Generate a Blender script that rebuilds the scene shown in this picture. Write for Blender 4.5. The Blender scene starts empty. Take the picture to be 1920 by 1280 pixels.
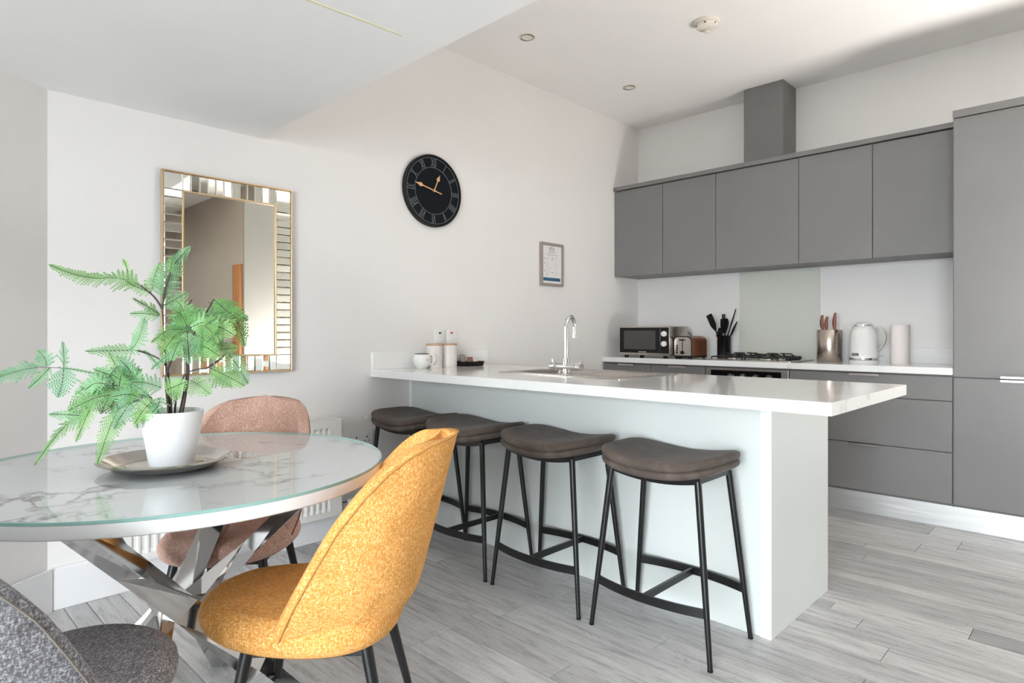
import bpy, bmesh, math, random
from mathutils import Vector, Matrix
rnd = random.Random(11)
PI = math.pi
SC = bpy.context.scene
COL = SC.collection

# ------------------------------------------------------------------ camera
cam_d = bpy.data.cameras.new('camera')
cam_d.sensor_width = 29.0
cam_d.lens = 29.0 * 1172.4 / 1920.0
cam_d.shift_y = -15.6 / 1920.0
cam_d.clip_start = 0.05
cam = bpy.data.objects.new('camera', cam_d)
COL.objects.link(cam)
CAM_YAW = 44.0854
cam.location = (-4.8271, -3.0957, 1.1196)
cam.rotation_euler = (math.radians(90), 0, math.radians(CAM_YAW - 90))
SC.camera = cam

# ------------------------------------------------------------------ light
world = bpy.data.worlds.new('overcast_sky')
SC.world = world
world.use_nodes = True
wn = world.node_tree.nodes
wl = world.node_tree.links
wn.clear()
w_out = wn.new('ShaderNodeOutputWorld')
w_bg = wn.new('ShaderNodeBackground')
w_bg.inputs['Color'].default_value = (0.90, 0.95, 1.0, 1)
w_bg.inputs['Strength'].default_value = 29.0
wl.new(w_bg.outputs[0], w_out.inputs[0])
SC.view_settings.view_transform = 'Standard'
SC.view_settings.look = 'None'
SC.view_settings.exposure = 0.24
SC.view_settings.gamma = 1.0
SC.view_settings.use_curve_mapping = False
SC.cycles.use_denoising = True
SC.cycles.max_bounces = 14
SC.cycles.diffuse_bounces = 8
SC.cycles.glossy_bounces = 6
SC.cycles.transparent_max_bounces = 12
SC.cycles.sample_clamp_indirect = 8.0
SC.cycles.caustics_reflective = False
SC.cycles.caustics_refractive = False


def portal(name, loc, rot, sx, sy):
    d = bpy.data.lights.new(name, 'AREA')
    d.shape = 'RECTANGLE'
    d.size = sx
    d.size_y = sy
    d.cycles.is_portal = True
    o = bpy.data.objects.new(name, d)
    o.location = loc
    o.rotation_euler = rot
    COL.objects.link(o)


# the glazed wall behind and left of the viewer
portal('daylight_window_left', (-8.03, -3.78, 1.05), (0, math.radians(-90), 0), 2.0, 2.56)


# added unseen fill light, aimed up at the ceiling to brighten the kitchen end
bl = bpy.data.lights.new('added_bounce_fill', 'AREA')
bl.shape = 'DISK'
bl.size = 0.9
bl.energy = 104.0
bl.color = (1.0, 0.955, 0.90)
blo = bpy.data.objects.new('added_bounce_fill', bl)
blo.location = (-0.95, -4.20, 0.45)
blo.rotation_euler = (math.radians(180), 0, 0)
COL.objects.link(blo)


# ------------------------------------------------------------------ materials
def mat(name, col, rough=0.5, metal=0.0, spec=0.5, **kw):
    m = bpy.data.materials.new(name)
    m.use_nodes = True
    b = m.node_tree.nodes['Principled BSDF']
    b.inputs['Base Color'].default_value = (col[0], col[1], col[2], 1)
    b.inputs['Roughness'].default_value = rough
    b.inputs['Metallic'].default_value = metal
    b.inputs['Specular IOR Level'].default_value = spec
    for k, v in kw.items():
        b.inputs[k.replace('_', ' ')].default_value = v
    m.diffuse_color = (col[0], col[1], col[2], 1)
    return m


def nodes(m):
    return m.node_tree.nodes, m.node_tree.links, m.node_tree.nodes['Principled BSDF']


def tex_coord(m, scale=(1, 1, 1), kind='Object', rot=(0, 0, 0)):
    N, L, b = nodes(m)
    tc = N.new('ShaderNodeTexCoord')
    mp = N.new('ShaderNodeMapping')
    mp.inputs['Scale'].default_value = scale
    mp.inputs['Rotation'].default_value = rot
    L.new(tc.outputs[kind], mp.inputs['Vector'])
    return mp


def noise(m, vec, scale, detail=4, rough=0.55, dist=0.0):
    N, L, b = nodes(m)
    n = N.new('ShaderNodeTexNoise')
    n.inputs['Scale'].default_value = scale
    n.inputs['Detail'].default_value = detail
    n.inputs['Roughness'].default_value = rough
    n.inputs['Distortion'].default_value = dist
    L.new(vec, n.inputs['Vector'])
    return n


def ramp(m, fac, stops):
    N, L, b = nodes(m)
    r = N.new('ShaderNodeValToRGB')
    e = r.color_ramp.elements
    while len(e) < len(stops):
        e.new(0.5)
    for i, (p, c) in enumerate(stops):
        e[i].position = p
        e[i].color = (c[0], c[1], c[2], 1)
    L.new(fac, r.inputs['Fac'])
    return r


def mixcol(m, fac, a, b_, mode='MIX'):
    N, L, b = nodes(m)
    x = N.new('ShaderNodeMix')
    x.data_type = 'RGBA'
    x.blend_type = mode
    for s, v in (('Factor', fac), ('A', a), ('B', b_)):
        sock = [i for i in x.inputs if i.name == s and (i.type == 'RGBA' if s != 'Factor' else i.type == 'VALUE')][0]
        if hasattr(v, 'is_output'):
            L.new(v, sock)
        elif isinstance(v, (int, float)):
            sock.default_value = v
        else:
            sock.default_value = (v[0], v[1], v[2], 1)
    return [o for o in x.outputs if o.type == 'RGBA'][0]


def math_node(m, op, a, b_=None, c=None):
    N, L, b = nodes(m)
    x = N.new('ShaderNodeMath')
    x.operation = op
    for i, v in enumerate((a, b_, c)):
        if v is None:
            continue
        if hasattr(v, 'is_output'):
            L.new(v, x.inputs[i])
        else:
            x.inputs[i].default_value = v
    return x.outputs[0]


def bump(m, height, strength=0.3, dist=0.002):
    N, L, b = nodes(m)
    n = N.new('ShaderNodeBump')
    n.inputs['Strength'].default_value = strength
    n.inputs['Distance'].default_value = dist
    L.new(height, n.inputs['Height'])
    L.new(n.outputs[0], b.inputs['Normal'])


def paint(name, col, rough=0.85):
    m = mat(name, col, rough, spec=0.25)
    N, L, b = nodes(m)
    v = tex_coord(m)
    n = noise(m, v.outputs[0], 2.2, 3)
    c = ramp(m, n.outputs['Fac'], [(0.3, [x * 0.985 for x in col]), (0.7, [min(1, x * 1.012) for x in col])])
    L.new(c.outputs[0], b.inputs['Base Color'])
    f = noise(m, v.outputs[0], 420, 2)
    bump(m, f.outputs['Fac'], 0.06, 0.0006)
    return m


M = {}
M['wall'] = paint('wall_paint', (0.79, 0.77, 0.755))
M['wall_grey'] = paint('wall_paint_grey', (0.30, 0.30, 0.285))
M['wall_tan'] = paint('wall_paint_taupe', (0.36, 0.31, 0.26))
M['ceiling'] = paint('ceiling_paint', (0.90, 0.885, 0.87))
M['ceiling_low'] = paint('ceiling_paint_low', (0.91, 0.91, 0.91))
M['skirting'] = paint('skirting_paint', (0.80, 0.80, 0.81), 0.45)
M['panel'] = paint('pale_green_panel', (0.68, 0.715, 0.705), 0.5)
M['panel_edge'] = mat('white_board_edge', (0.86, 0.88, 0.87), 0.4)
M['gap'] = mat('dark_gap', (0.03, 0.028, 0.027), 0.9)
M['white_plastic'] = mat('white_plastic', (0.80, 0.80, 0.79), 0.35)
M['cream_plastic'] = mat('cream_plastic', (0.80, 0.76, 0.68), 0.4)
M['black_metal'] = mat('black_powder_metal', (0.008, 0.008, 0.009), 0.34, 0.0, 0.45)
M['black_gloss'] = mat('black_gloss', (0.004, 0.004, 0.005), 0.12, spec=0.35)
M['black_rubber'] = mat('black_rubber', (0.007, 0.007, 0.007), 0.5, spec=0.3)
M['chrome'] = mat('chrome', (0.80, 0.80, 0.81), 0.05, 1.0)
M['chrome_soft'] = mat('polished_bar_metal', (0.66, 0.65, 0.64), 0.07, 1.0)
M['steel'] = mat('brushed_steel', (0.54, 0.50, 0.47), 0.28, 1.0)
M['steel_warm'] = mat('brushed_steel_warm', (0.50, 0.44, 0.39), 0.25, 1.0)
M['nickel'] = mat('brushed_nickel', (0.62, 0.56, 0.50), 0.32, 1.0)
M['copper'] = mat('copper', (0.40, 0.16, 0.085), 0.30, 0.75)
M['gold'] = mat('champagne_gold', (0.72, 0.55, 0.34), 0.28, 0.9)
M['brass'] = mat('copper_hand', (0.80, 0.46, 0.22), 0.35, 0.6)
M['silver'] = mat('tarnished_silver', (0.55, 0.52, 0.48), 0.16, 1.0)
M['mirror'] = mat('mirror_silver', (0.80, 0.79, 0.76), 0.012, 1.0)
M['mirror_tile'] = mat('bevelled_mirror_tile', (0.86, 0.86, 0.80), 0.03, 1.0)
M['ceramic'] = mat('white_ceramic', (0.80, 0.80, 0.78), 0.18)
M['paper'] = mat('white_paper', (0.74, 0.72, 0.71), 0.9)
M['paper_roll'] = mat('paper_towel', (0.80, 0.74, 0.72), 0.95)
M['ink_grey'] = mat('faded_ink', (0.42, 0.41, 0.42), 0.9)
M['ink_dark'] = mat('dark_ink', (0.10, 0.10, 0.11), 0.8)
M['ink_blue'] = mat('navy_print', (0.030, 0.10, 0.17), 0.7)
M['red'] = mat('red_mark', (0.60, 0.10, 0.06), 0.5)
M['wood_dark'] = mat('reddish_brown_wood', (0.19, 0.055, 0.030), 0.42)
M['wood_lid'] = mat('pale_wood_lid', (0.52, 0.34, 0.22), 0.6)
M['frame_taupe'] = mat('taupe_frame', (0.30, 0.26, 0.235), 0.6)
M['clock_black'] = mat('clock_black', (0.006, 0.008, 0.011), 0.6, spec=0.12)
M['clock_rim'] = mat('clock_rim', (0.010, 0.010, 0.010), 0.5, spec=0.25)
M['clock_mark'] = mat('clock_mark', (0.17, 0.19, 0.21), 0.5)
M['stem'] = mat('fern_stem', (0.060, 0.040, 0.035), 0.7)
M['soil'] = mat('pot_filling', (0.06, 0.035, 0.03), 0.95)
M['ceil_mark'] = mat('ceiling_mark', (0.78, 0.74, 0.52), 0.9)
M['window_frame'] = mat('window_frame_white', (0.82, 0.82, 0.82), 0.4)
M['concrete'] = mat('patio_ground', (0.60, 0.60, 0.58), 0.9)
M['glass_green'] = mat('green_glass_edge', (0.30, 0.50, 0.46), 0.1)
M['pot'] = mat('white_pot', (0.83, 0.84, 0.86), 0.38)
M['sachet_brown'] = mat('brown_sachet', (0.25, 0.13, 0.08), 0.6)
M['sachet_grey'] = mat('grey_sachet', (0.36, 0.33, 0.32), 0.6)
M['radiator'] = mat('radiator_enamel', (0.80, 0.79, 0.76), 0.35)


def cabinet_mat(name, col):
    m = mat(name, col, 0.42, spec=0.4)
    N, L, b = nodes(m)
    v = tex_coord(m)
    n = noise(m, v.outputs[0], 3.0, 4)
    c = ramp(m, n.outputs['Fac'], [(0.3, [x * 0.97 for x in col]), (0.7, [x * 1.03 for x in col])])
    L.new(c.outputs[0], b.inputs['Base Color'])
    return m


M['cab'] = cabinet_mat('matt_grey_laminate', (0.182, 0.176, 0.174))
M['cab_dark'] = cabinet_mat('matt_grey_laminate_carcass', (0.15, 0.145, 0.14))


def marble(name, base, vein, scale, width, rough, soft):
    m = mat(name, base, rough)
    N, L, b = nodes(m)
    v = tex_coord(m)
    warp = noise(m, v.outputs[0], scale * 0.9, 5, 0.6)
    add = N.new('ShaderNodeVectorMath')
    add.operation = 'ADD'
    sc = N.new('ShaderNodeVectorMath')
    sc.operation = 'SCALE'
    sc.inputs['Scale'].default_value = 0.55
    L.new(warp.outputs['Color'], sc.inputs[0])
    L.new(v.outputs[0], add.inputs[0])
    L.new(sc.outputs[0], add.inputs[1])
    n1 = noise(m, add.outputs[0], scale, 3, 0.5)
    d = math_node(m, 'ABSOLUTE', math_node(m, 'SUBTRACT', n1.outputs['Fac'], 0.5))
    line = ramp(m, d, [(0.0, (1, 1, 1)), (width * 0.4, (0.55, 0.55, 0.55)), (width, (0.0, 0.0, 0.0))])
    msk = noise(m, v.outputs[0], scale * 1.3, 2)
    mk = ramp(m, msk.outputs['Fac'], [(0.44, (0, 0, 0)), (0.60, (1, 1, 1))])
    f = math_node(m, 'MULTIPLY', line.outputs[0], mk.outputs[0])
    f = math_node(m, 'MULTIPLY', f, soft)
    cloud = noise(m, v.outputs[0], scale * 1.5, 4)
    cl = ramp(m, cloud.outputs['Fac'], [(0.35, [x * 0.965 for x in base]), (0.65, base)])
    L.new(mixcol(m, f, cl.outputs[0], vein), b.inputs['Base Color'])
    return m


M['marble_top'] = marble('marble_worktop', (0.82, 0.82, 0.81), (0.52, 0.51, 0.50), 2.2, 0.012, 0.09, 0.55)
M['marble_table'] = marble('marble_tabletop', (0.85, 0.87, 0.90), (0.24, 0.22, 0.24), 2.9, 0.026, 0.22, 1.0)
M['marble_can'] = marble('marble_canister', (0.76, 0.72, 0.69), (0.50, 0.48, 0.47), 9.0, 0.05, 0.3, 0.6)


def floor_mat():
    m = mat('grey_wood_laminate', (0.4, 0.4, 0.4), 0.38)
    N, L, b = nodes(m)
    oi = N.new('ShaderNodeObjectInfo')
    tc = N.new('ShaderNodeTexCoord')
    add = N.new('ShaderNodeVectorMath')
    add.operation = 'ADD'
    cmb = N.new('ShaderNodeCombineXYZ')
    L.new(math_node(m, 'MULTIPLY', oi.outputs['Random'], 37.0), cmb.inputs[0])
    L.new(math_node(m, 'MULTIPLY', oi.outputs['Random'], 91.0), cmb.inputs[1])
    L.new(tc.outputs['Object'], add.inputs[0])
    L.new(cmb.outputs[0], add.inputs[1])
    mp = N.new('ShaderNodeMapping')
    mp.inputs['Scale'].default_value = (1.0, 0.10, 1.0)
    L.new(add.outputs[0], mp.inputs['Vector'])
    streak = noise(m, mp.outputs[0], 42, 6, 0.65, 0.6)
    mp2 = N.new('ShaderNodeMapping')
    mp2.inputs['Scale'].default_value = (1.0, 0.28, 1.0)
    L.new(add.outputs[0], mp2.inputs['Vector'])
    ring = noise(m, mp2.outputs[0], 9, 3, 0.5, 2.2)
    rings = math_node(m, 'FRACT', math_node(m, 'MULTIPLY', ring.outputs['Fac'], 11.0))
    rline = ramp(m, rings, [(0.0, (0, 0, 0)), (0.07, (1, 1, 1)), (0.9, (1, 1, 1)), (1.0, (0.3, 0.3, 0.3))])
    blot = noise(m, mp2.outputs[0], 4.0, 3)
    knot = noise(m, mp2.outputs[0], 13, 1)
    kn = ramp(m, knot.outputs['Fac'], [(0.72, (0, 0, 0)), (0.80, (1, 1, 1))])
    tone = ramp(m, oi.outputs['Random'], [(0.0, (0.36, 0.36, 0.365)), (0.22, (0.575, 0.57, 0.565)), (0.5, (0.48, 0.475, 0.47)), (0.75, (0.66, 0.655, 0.645)), (1.0, (0.53, 0.52, 0.515))])
    st = ramp(m, streak.outputs['Fac'], [(0.34, (0.66, 0.66, 0.67)), (0.48, (0.95, 0.95, 0.95)), (0.68, (1.12, 1.12, 1.12))])
    c = mixcol(m, 1.0, tone.outputs[0], st.outputs[0], 'MULTIPLY')
    rl = mixcol(m, 0.26, (1, 1, 1), rline.outputs[0])
    c = mixcol(m, 1.0, c, rl, 'MULTIPLY')
    bl = ramp(m, blot.outputs['Fac'], [(0.35, (0.90, 0.90, 0.91)), (0.65, (1.06, 1.06, 1.06))])
    c = mixcol(m, 1.0, c, bl.outputs[0], 'MULTIPLY')
    c = mixcol(m, math_node(m, 'MULTIPLY', kn.outputs[0], 0.55), c, (0.14, 0.13, 0.13))
    L.new(c, b.inputs['Base Color'])
    bump(m, streak.outputs['Fac'], 0.12, 0.0008)
    rr = ramp(m, streak.outputs['Fac'], [(0.3, (0.44, 0.44, 0.44)), (0.7, (0.34, 0.34, 0.34))])
    L.new(rr.outputs[0], b.inputs['Roughness'])
    return m


M['floor'] = floor_mat()
M['joint'] = mat('plank_joint', (0.10, 0.095, 0.09), 0.9)


def fabric(name, col, light, dark, scale=300, patch=7.0):
    m = mat(name, col, 0.95, spec=0.15)
    N, L, b = nodes(m)
    b.inputs['Sheen Weight'].default_value = 0.15
    b.inputs['Sheen Roughness'].default_value = 0.5
    b.inputs['Sheen Tint'].default_value = (light[0], light[1], light[2], 1)
    v = tex_coord(m)
    w1 = noise(m, tex_coord(m, (0.35, 1, 1)).outputs[0], scale, 3, 0.7)
    w2 = noise(m, tex_coord(m, (1, 1, 0.35)).outputs[0], scale, 3, 0.7)
    w = math_node(m, 'MULTIPLY', math_node(m, 'ADD', w1.outputs['Fac'], w2.outputs['Fac']), 0.5)
    c = ramp(m, w, [(0.38, dark), (0.5, col), (0.60, light)])
    p = noise(m, v.outputs[0], patch, 4, 0.65, 0.8)
    pr_ = ramp(m, p.outputs['Fac'], [(0.35, (0.86, 0.84, 0.80)), (0.62, (1.08, 1.08, 1.08))])
    L.new(mixcol(m, 1.0, c.outputs[0], pr_.outputs[0], 'MULTIPLY'), b.inputs['Base Color'])
    bump(m, w, 0.9, 0.0022)
    return m


M['yellow'] = fabric('mustard_woven_fabric', (0.69, 0.335, 0.088), (0.88, 0.57, 0.27), (0.57, 0.225, 0.04))
M['yellow_seam'] = mat('mustard_seam', (0.50, 0.24, 0.06), 0.95)
M['pink'] = fabric('dusty_pink_fabric', (0.60, 0.38, 0.31), (0.80, 0.60, 0.52), (0.46, 0.26, 0.20))
M['pink_seam'] = mat('dusty_pink_seam', (0.20, 0.08, 0.06), 0.95)
M['grey'] = fabric('grey_woven_fabric', (0.20, 0.20, 0.22), (0.50, 0.50, 0.54), (0.10, 0.10, 0.11))
M['grey_seam'] = mat('taupe_seam', (0.20, 0.18, 0.155), 0.95)


def suede():
    m = mat('brown_grey_suede', (0.13, 0.10, 0.085), 0.8, spec=0.25)
    N, L, b = nodes(m)
    b.inputs['Sheen Weight'].default_value = 0.08
    v = tex_coord(m)
    n = noise(m, v.outputs[0], 9, 5, 0.6, 0.5)
    c = ramp(m, n.outputs['Fac'], [(0.3, (0.062, 0.047, 0.039)), (0.55, (0.098, 0.076, 0.064)), (0.75, (0.145, 0.115, 0.096))])
    L.new(c.outputs[0], b.inputs['Base Color'])
    f = noise(m, v.outputs[0], 160, 3)
    bump(m, f.outputs['Fac'], 0.25, 0.001)
    return m


M['suede'] = suede()


def wood_oak():
    m = mat('oak_door', (0.36, 0.15, 0.05), 0.5)
    N, L, b = nodes(m)
    n = noise(m, tex_coord(m, (1, 1, 0.08)).outputs[0], 30, 4, 0.6, 0.5)
    c = ramp(m, n.outputs['Fac'], [(0.3, (0.28, 0.11, 0.035)), (0.7, (0.44, 0.20, 0.075))])
    L.new(c.outputs[0], b.inputs['Base Color'])
    return m


M['oak'] = wood_oak()


def brushed(m, axis=(1, 1, 60), scale=3, lo=0.2, hi=0.4):
    N, L, b = nodes(m)
    n = noise(m, tex_coord(m, axis).outputs[0], scale, 3)
    r = ramp(m, n.outputs['Fac'], [(0.3, (lo, lo, lo)), (0.7, (hi, hi, hi))])
    L.new(r.outputs[0], b.inputs['Roughness'])


M['plinth'] = mat('satin_metal_plinth', (0.72, 0.72, 0.72), 0.40, 0.85)
brushed(M['plinth'], (1, 1, 30), 3, 0.32, 0.46)


def leaf_mat():
    m = mat('fern_leaf', (0.2, 0.42, 0.18), 0.6, spec=0.3)
    N, L, b = nodes(m)
    oi = N.new('ShaderNodeObjectInfo')
    tone = ramp(m, oi.outputs['Random'], [(0.0, (0.16, 0.36, 0.11)), (0.35, (0.33, 0.58, 0.22)), (0.65, (0.20, 0.43, 0.24)), (1.0, (0.36, 0.63, 0.33))])
    n = noise(m, tex_coord(m).outputs[0], 26, 3)
    nr = ramp(m, n.outputs['Fac'], [(0.3, (0.75, 0.78, 0.75)), (0.7, (1.2, 1.18, 1.2))])
    c = mixcol(m, 1.0, tone.outputs[0], nr.outputs[0], 'MULTIPLY')
    L.new(c, b.inputs['Base Color'])
    tr = N.new('ShaderNodeBsdfTranslucent')
    L.new(c, tr.inputs['Color'])
    mx = N.new('ShaderNodeMixShader')
    mx.inputs[0].default_value = 0.35
    out = [x for x in N if x.type == 'OUTPUT_MATERIAL'][0]
    L.new(b.outputs[0], mx.inputs[1])
    L.new(tr.outputs[0], mx.inputs[2])
    L.new(mx.outputs[0], out.inputs[0])
    return m


M['leaf'] = leaf_mat()


def thin_glass(name, tint, ior=1.45, rough=0.0):
    """a clear pane: light passes straight through, the surface mirrors by Fresnel"""
    m = bpy.data.materials.new(name)
    m.use_nodes = True
    N, L = m.node_tree.nodes, m.node_tree.links
    N.clear()
    out = N.new('ShaderNodeOutputMaterial')
    mx = N.new('ShaderNodeMixShader')
    fr = N.new('ShaderNodeFresnel')
    fr.inputs['IOR'].default_value = ior
    t = N.new('ShaderNodeBsdfTransparent')
    t.inputs['Color'].default_value = (tint[0], tint[1], tint[2], 1)
    g = N.new('ShaderNodeBsdfGlossy')
    g.inputs['Roughness'].default_value = rough
    geo = N.new('ShaderNodeNewGeometry')
    inv = N.new('ShaderNodeMath')
    inv.operation = 'SUBTRACT'
    inv.inputs[0].default_value = 1.0
    L.new(geo.outputs['Backfacing'], inv.inputs[1])
    mul = N.new('ShaderNodeMath')
    mul.operation = 'MULTIPLY'
    L.new(fr.outputs[0], mul.inputs[0])
    L.new(inv.outputs[0], mul.inputs[1])
    L.new(mul.outputs[0], mx.inputs[0])
    L.new(t.outputs[0], mx.inputs[1])
    L.new(g.outputs[0], mx.inputs[2])
    L.new(mx.outputs[0], out.inputs[0])
    return m


M['table_rim'] = mat('white_table_rim', (0.93, 0.93, 0.93), 0.35)
M['glass'] = thin_glass('clear_glass', (0.993, 0.998, 0.998))
M['glass_window'] = thin_glass('window_glass', (0.97, 0.98, 0.98))
M['splash'] = mat('pale_green_glass', (0.61, 0.625, 0.565), 0.06, spec=0.5)


# ------------------------------------------------------------------ mesh helpers
def V(*a):
    return Vector(a)


def finish(bm, sharp=35):
    bmesh.ops.recalc_face_normals(bm, faces=bm.faces)
    me = bpy.data.meshes.new('m')
    bm.to_mesh(me)
    bm.free()
    for p in me.polygons:
        p.use_smooth = True
    try:
        me.set_sharp_from_angle(angle=math.radians(sharp))
    except Exception:
        pass
    return me


def obj(name, bm, m, parent=None, sharp=35, recalc=True):
    me = finish(bm, sharp) if isinstance(bm, bmesh.types.BMesh) else bm
    me.name = name
    if m is not None:
        if isinstance(m, (list, tuple)):
            for x in m:
                me.materials.append(M[x])
        else:
            me.materials.append(M[m])
    o = bpy.data.objects.new(name, me)
    COL.objects.link(o)
    if parent is not None:
        o.parent = parent
    return o


def tag(o, label, cat, group=None):
    o['label'] = label
    o['category'] = cat
    if group:
        o['group'] = group
    return o


def struct(name, bm, m, parent=None):
    o = obj(name, bm, m, parent)
    if parent is None:
        o['kind'] = 'structure'
    return o


def thing(name, label, cat, loc=(0, 0, 0), rz=0.0, group=None):
    o = bpy.data.objects.new(name, None)
    o.empty_display_size = 0.1
    COL.objects.link(o)
    o.location = loc
    o.rotation_euler = (0, 0, rz)
    return tag(o, label, cat, group)


def dup(root, loc, rz, label):
    r = root.copy()
    COL.objects.link(r)
    r.location = loc
    r.rotation_euler = (0, 0, rz)
    r['label'] = label
    for ch in list(root.children):
        c = ch.copy()
        COL.objects.link(c)
        c.parent = r
        for g in ch.children:
            d = g.copy()
            COL.objects.link(d)
            d.parent = c
    return r


def new():
    return bmesh.new()


def box(bm, x0, x1, y0, y1, z0, z1, bev=0.0, seg=2, mi=0):
    b = bmesh.new()
    bmesh.ops.create_cube(b, size=1.0)
    for v in b.verts:
        v.co = Vector(((x0 + x1) / 2 + v.co.x * (x1 - x0), (y0 + y1) / 2 + v.co.y * (y1 - y0), (z0 + z1) / 2 + v.co.z * (z1 - z0)))
    if bev > 0:
        bmesh.ops.bevel(b, geom=list(b.edges), offset=bev, segments=seg, profile=0.5, affect='EDGES')
    for f in b.faces:
        f.material_index = mi
    merge(bm, b)
    return bm


def merge(bm, b, mtx=None):
    if mtx is not None:
        b.transform(mtx)
    me = bpy.data.meshes.new('t')
    b.to_mesh(me)
    b.free()
    bm.from_mesh(me)
    bpy.data.meshes.remove(me)


def B(x0, x1, y0, y1, z0, z1, bev=0.0, seg=2):
    return box(new(), min(x0, x1), max(x0, x1), min(y0, y1), max(y0, y1), min(z0, z1), max(z0, z1), bev, seg)


def frame_vecs(t):
    t = t.normalized()
    up = Vector((0, 0, 1)) if abs(t.z) < 0.95 else Vector((1, 0, 0))
    a = t.cross(up).normalized()
    b = a.cross(t).normalized()
    return a, b


def tube(bm, pts, rad, seg=10, cap=True, mi=0):
    """round tube through points; rad is a number or one per point"""
    pts = [Vector(p) for p in pts]
    n = len(pts)
    rads = [rad] * n if isinstance(rad, (int, float)) else rad
    rings = []
    a = None
    for i, p in enumerate(pts):
        t = (pts[min(i + 1, n - 1)] - pts[max(i - 1, 0)]).normalized()
        if a is None:
            a, b = frame_vecs(t)
        else:
            a = (a - t * a.dot(t)).normalized()
            b = a.cross(t)
        rings.append([bm.verts.new(p + (a * math.cos(2 * PI * k / seg) + b * math.sin(2 * PI * k / seg)) * rads[i]) for k in range(seg)])
    for i in range(n - 1):
        for k in range(seg):
            f = bm.faces.new((rings[i][k], rings[i][(k + 1) % seg], rings[i + 1][(k + 1) % seg], rings[i + 1][k]))
            f.material_index = mi
    if cap:
        for r in (rings[0], rings[-1]):
            f = bm.faces.new(r)
            f.material_index = mi
    return bm


def bar(bm, pts, w, h, wdir=None):
    """rectangular bar through points, w wide along wdir, h thick"""
    pts = [Vector(p) for p in pts]
    n = len(pts)
    rings = []
    for i, p in enumerate(pts):
        t = (pts[min(i + 1, n - 1)] - pts[max(i - 1, 0)]).normalized()
        wd = Vector(wdir[i] if isinstance(wdir, list) else wdir) if wdir is not None else frame_vecs(t)[0]
        a = (wd - t * wd.dot(t)).normalized()
        b = a.cross(t)
        rings.append([bm.verts.new(p + a * sx * w / 2 + b * sy * h / 2) for sx, sy in ((1, 1), (-1, 1), (-1, -1), (1, -1))])
    for i in range(n - 1):
        for k in range(4):
            bm.faces.new((rings[i][k], rings[i][(k + 1) % 4], rings[i + 1][(k + 1) % 4], rings[i + 1][k]))
    bm.faces.new(rings[0])
    bm.faces.new(rings[-1])
    return bm


def lathe(bm, prof, seg=40, cx=0.0, cy=0.0, sx=1.0, sy=1.0, mi=0):
    """prof: list of (r, z); r=0 closes the surface"""
    rings = []
    for r, z in prof:
        if r <= 1e-6:
            rings.append([bm.verts.new((cx, cy, z))])
        else:
            rings.append([bm.verts.new((cx + r * sx * math.cos(2 * PI * k / seg), cy + r * sy * math.sin(2 * PI * k / seg), z)) for k in range(seg)])
    for i in range(len(rings) - 1):
        A, Bq = rings[i], rings[i + 1]
        for k in range(seg):
            k2 = (k + 1) % seg
            if len(A) == 1 and len(Bq) == 1:
                continue
            if len(A) == 1:
                f = bm.faces.new((A[0], Bq[k2], Bq[k]))
            elif len(Bq) == 1:
                f = bm.faces.new((A[k], A[k2], Bq[0]))
            else:
                f = bm.faces.new((A[k], A[k2], Bq[k2], Bq[k]))
            f.material_index = mi
    return bm


def disc_y(bm, cx, cz, y0, y1, r, seg=48):
    """disc facing -Y"""
    b = new()
    lathe(b, [(0, 0), (r, 0), (r, 1), (0, 1)], seg)
    for v in b.verts:
        v.co = Vector((cx + v.co.x, y0 + (y1 - y0) * v.co.z, cz + v.co.y))
    merge(bm, b)
    return bm


def cushion(hx, hy, n, z0, z1, round_r=0.02, saddle=0.0, dome=0.0, seg=64, x_front=None, cx=0.0, cy=0.0):
    """soft pad with a superellipse outline"""
    bm = new()
    prof = []
    k = 6
    zc0, zc1 = z0 + round_r, z1 - round_r
    for i in range(k + 1):
        a = -PI / 2 + (PI / 2) * i / k
        prof.append((1.0, math.cos(a), zc0 + round_r * math.sin(a)))
    for i in range(k + 1):
        a = (PI / 2) * i / k
        prof.append((1.0, math.cos(a), zc1 + round_r * math.sin(a)))
    def outl(t, inset):
        c, s = math.cos(t), math.sin(t)
        x = (abs(c) ** (2 / n)) * (1 if c > 0 else -1)
        y = (abs(s) ** (2 / n)) * (1 if s > 0 else -1)
        ax = (x_front if (x_front and c > 0) else hx)
        return x * (ax - inset), y * (hy - inset)
    rings = []
    def ring(inset_scale, z, top):
        L = []
        for j in range(seg):
            t = 2 * PI * j / seg
            x, y = outl(t, 0)
            L.append((x * inset_scale, y * inset_scale, z))
        return L
    data = []
    for sc in (0.0, 0.35, 0.65, 0.85):
        data.append((sc, z0))
    base = min(hx, hy)
    for _, c, z in prof:
        data.append(((base - round_r + round_r * c) / base, z))
    for sc in (0.85, 0.65, 0.35, 0.0):
        data.append((sc, z1))
    for i, (sc, z) in enumerate(data):
        up = i > len(data) / 2
        if sc == 0.0:
            zz = z + (dome if up else 0)
            rings.append([bm.verts.new((cx, cy, zz))])
        else:
            L = []
            for (x, y, zq) in ring(sc, z, up):
                zz = zq + saddle * (y / hy) ** 2 + (dome * (1 - sc * sc) if up else 0)
                L.append(bm.verts.new((cx + x, cy + y, zz)))
            rings.append(L)
    for i in range(len(rings) - 1):
        A, Bq = rings[i], rings[i + 1]
        for k_ in range(seg):
            k2 = (k_ + 1) % seg
            if len(A) == 1:
                bm.faces.new((A[0], Bq[k2], Bq[k_]))
            elif len(Bq) == 1:
                bm.faces.new((A[k_], A[k2], Bq[0]))
            else:
                bm.faces.new((A[k_], A[k2], Bq[k2], Bq[k_]))
    return bm


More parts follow.
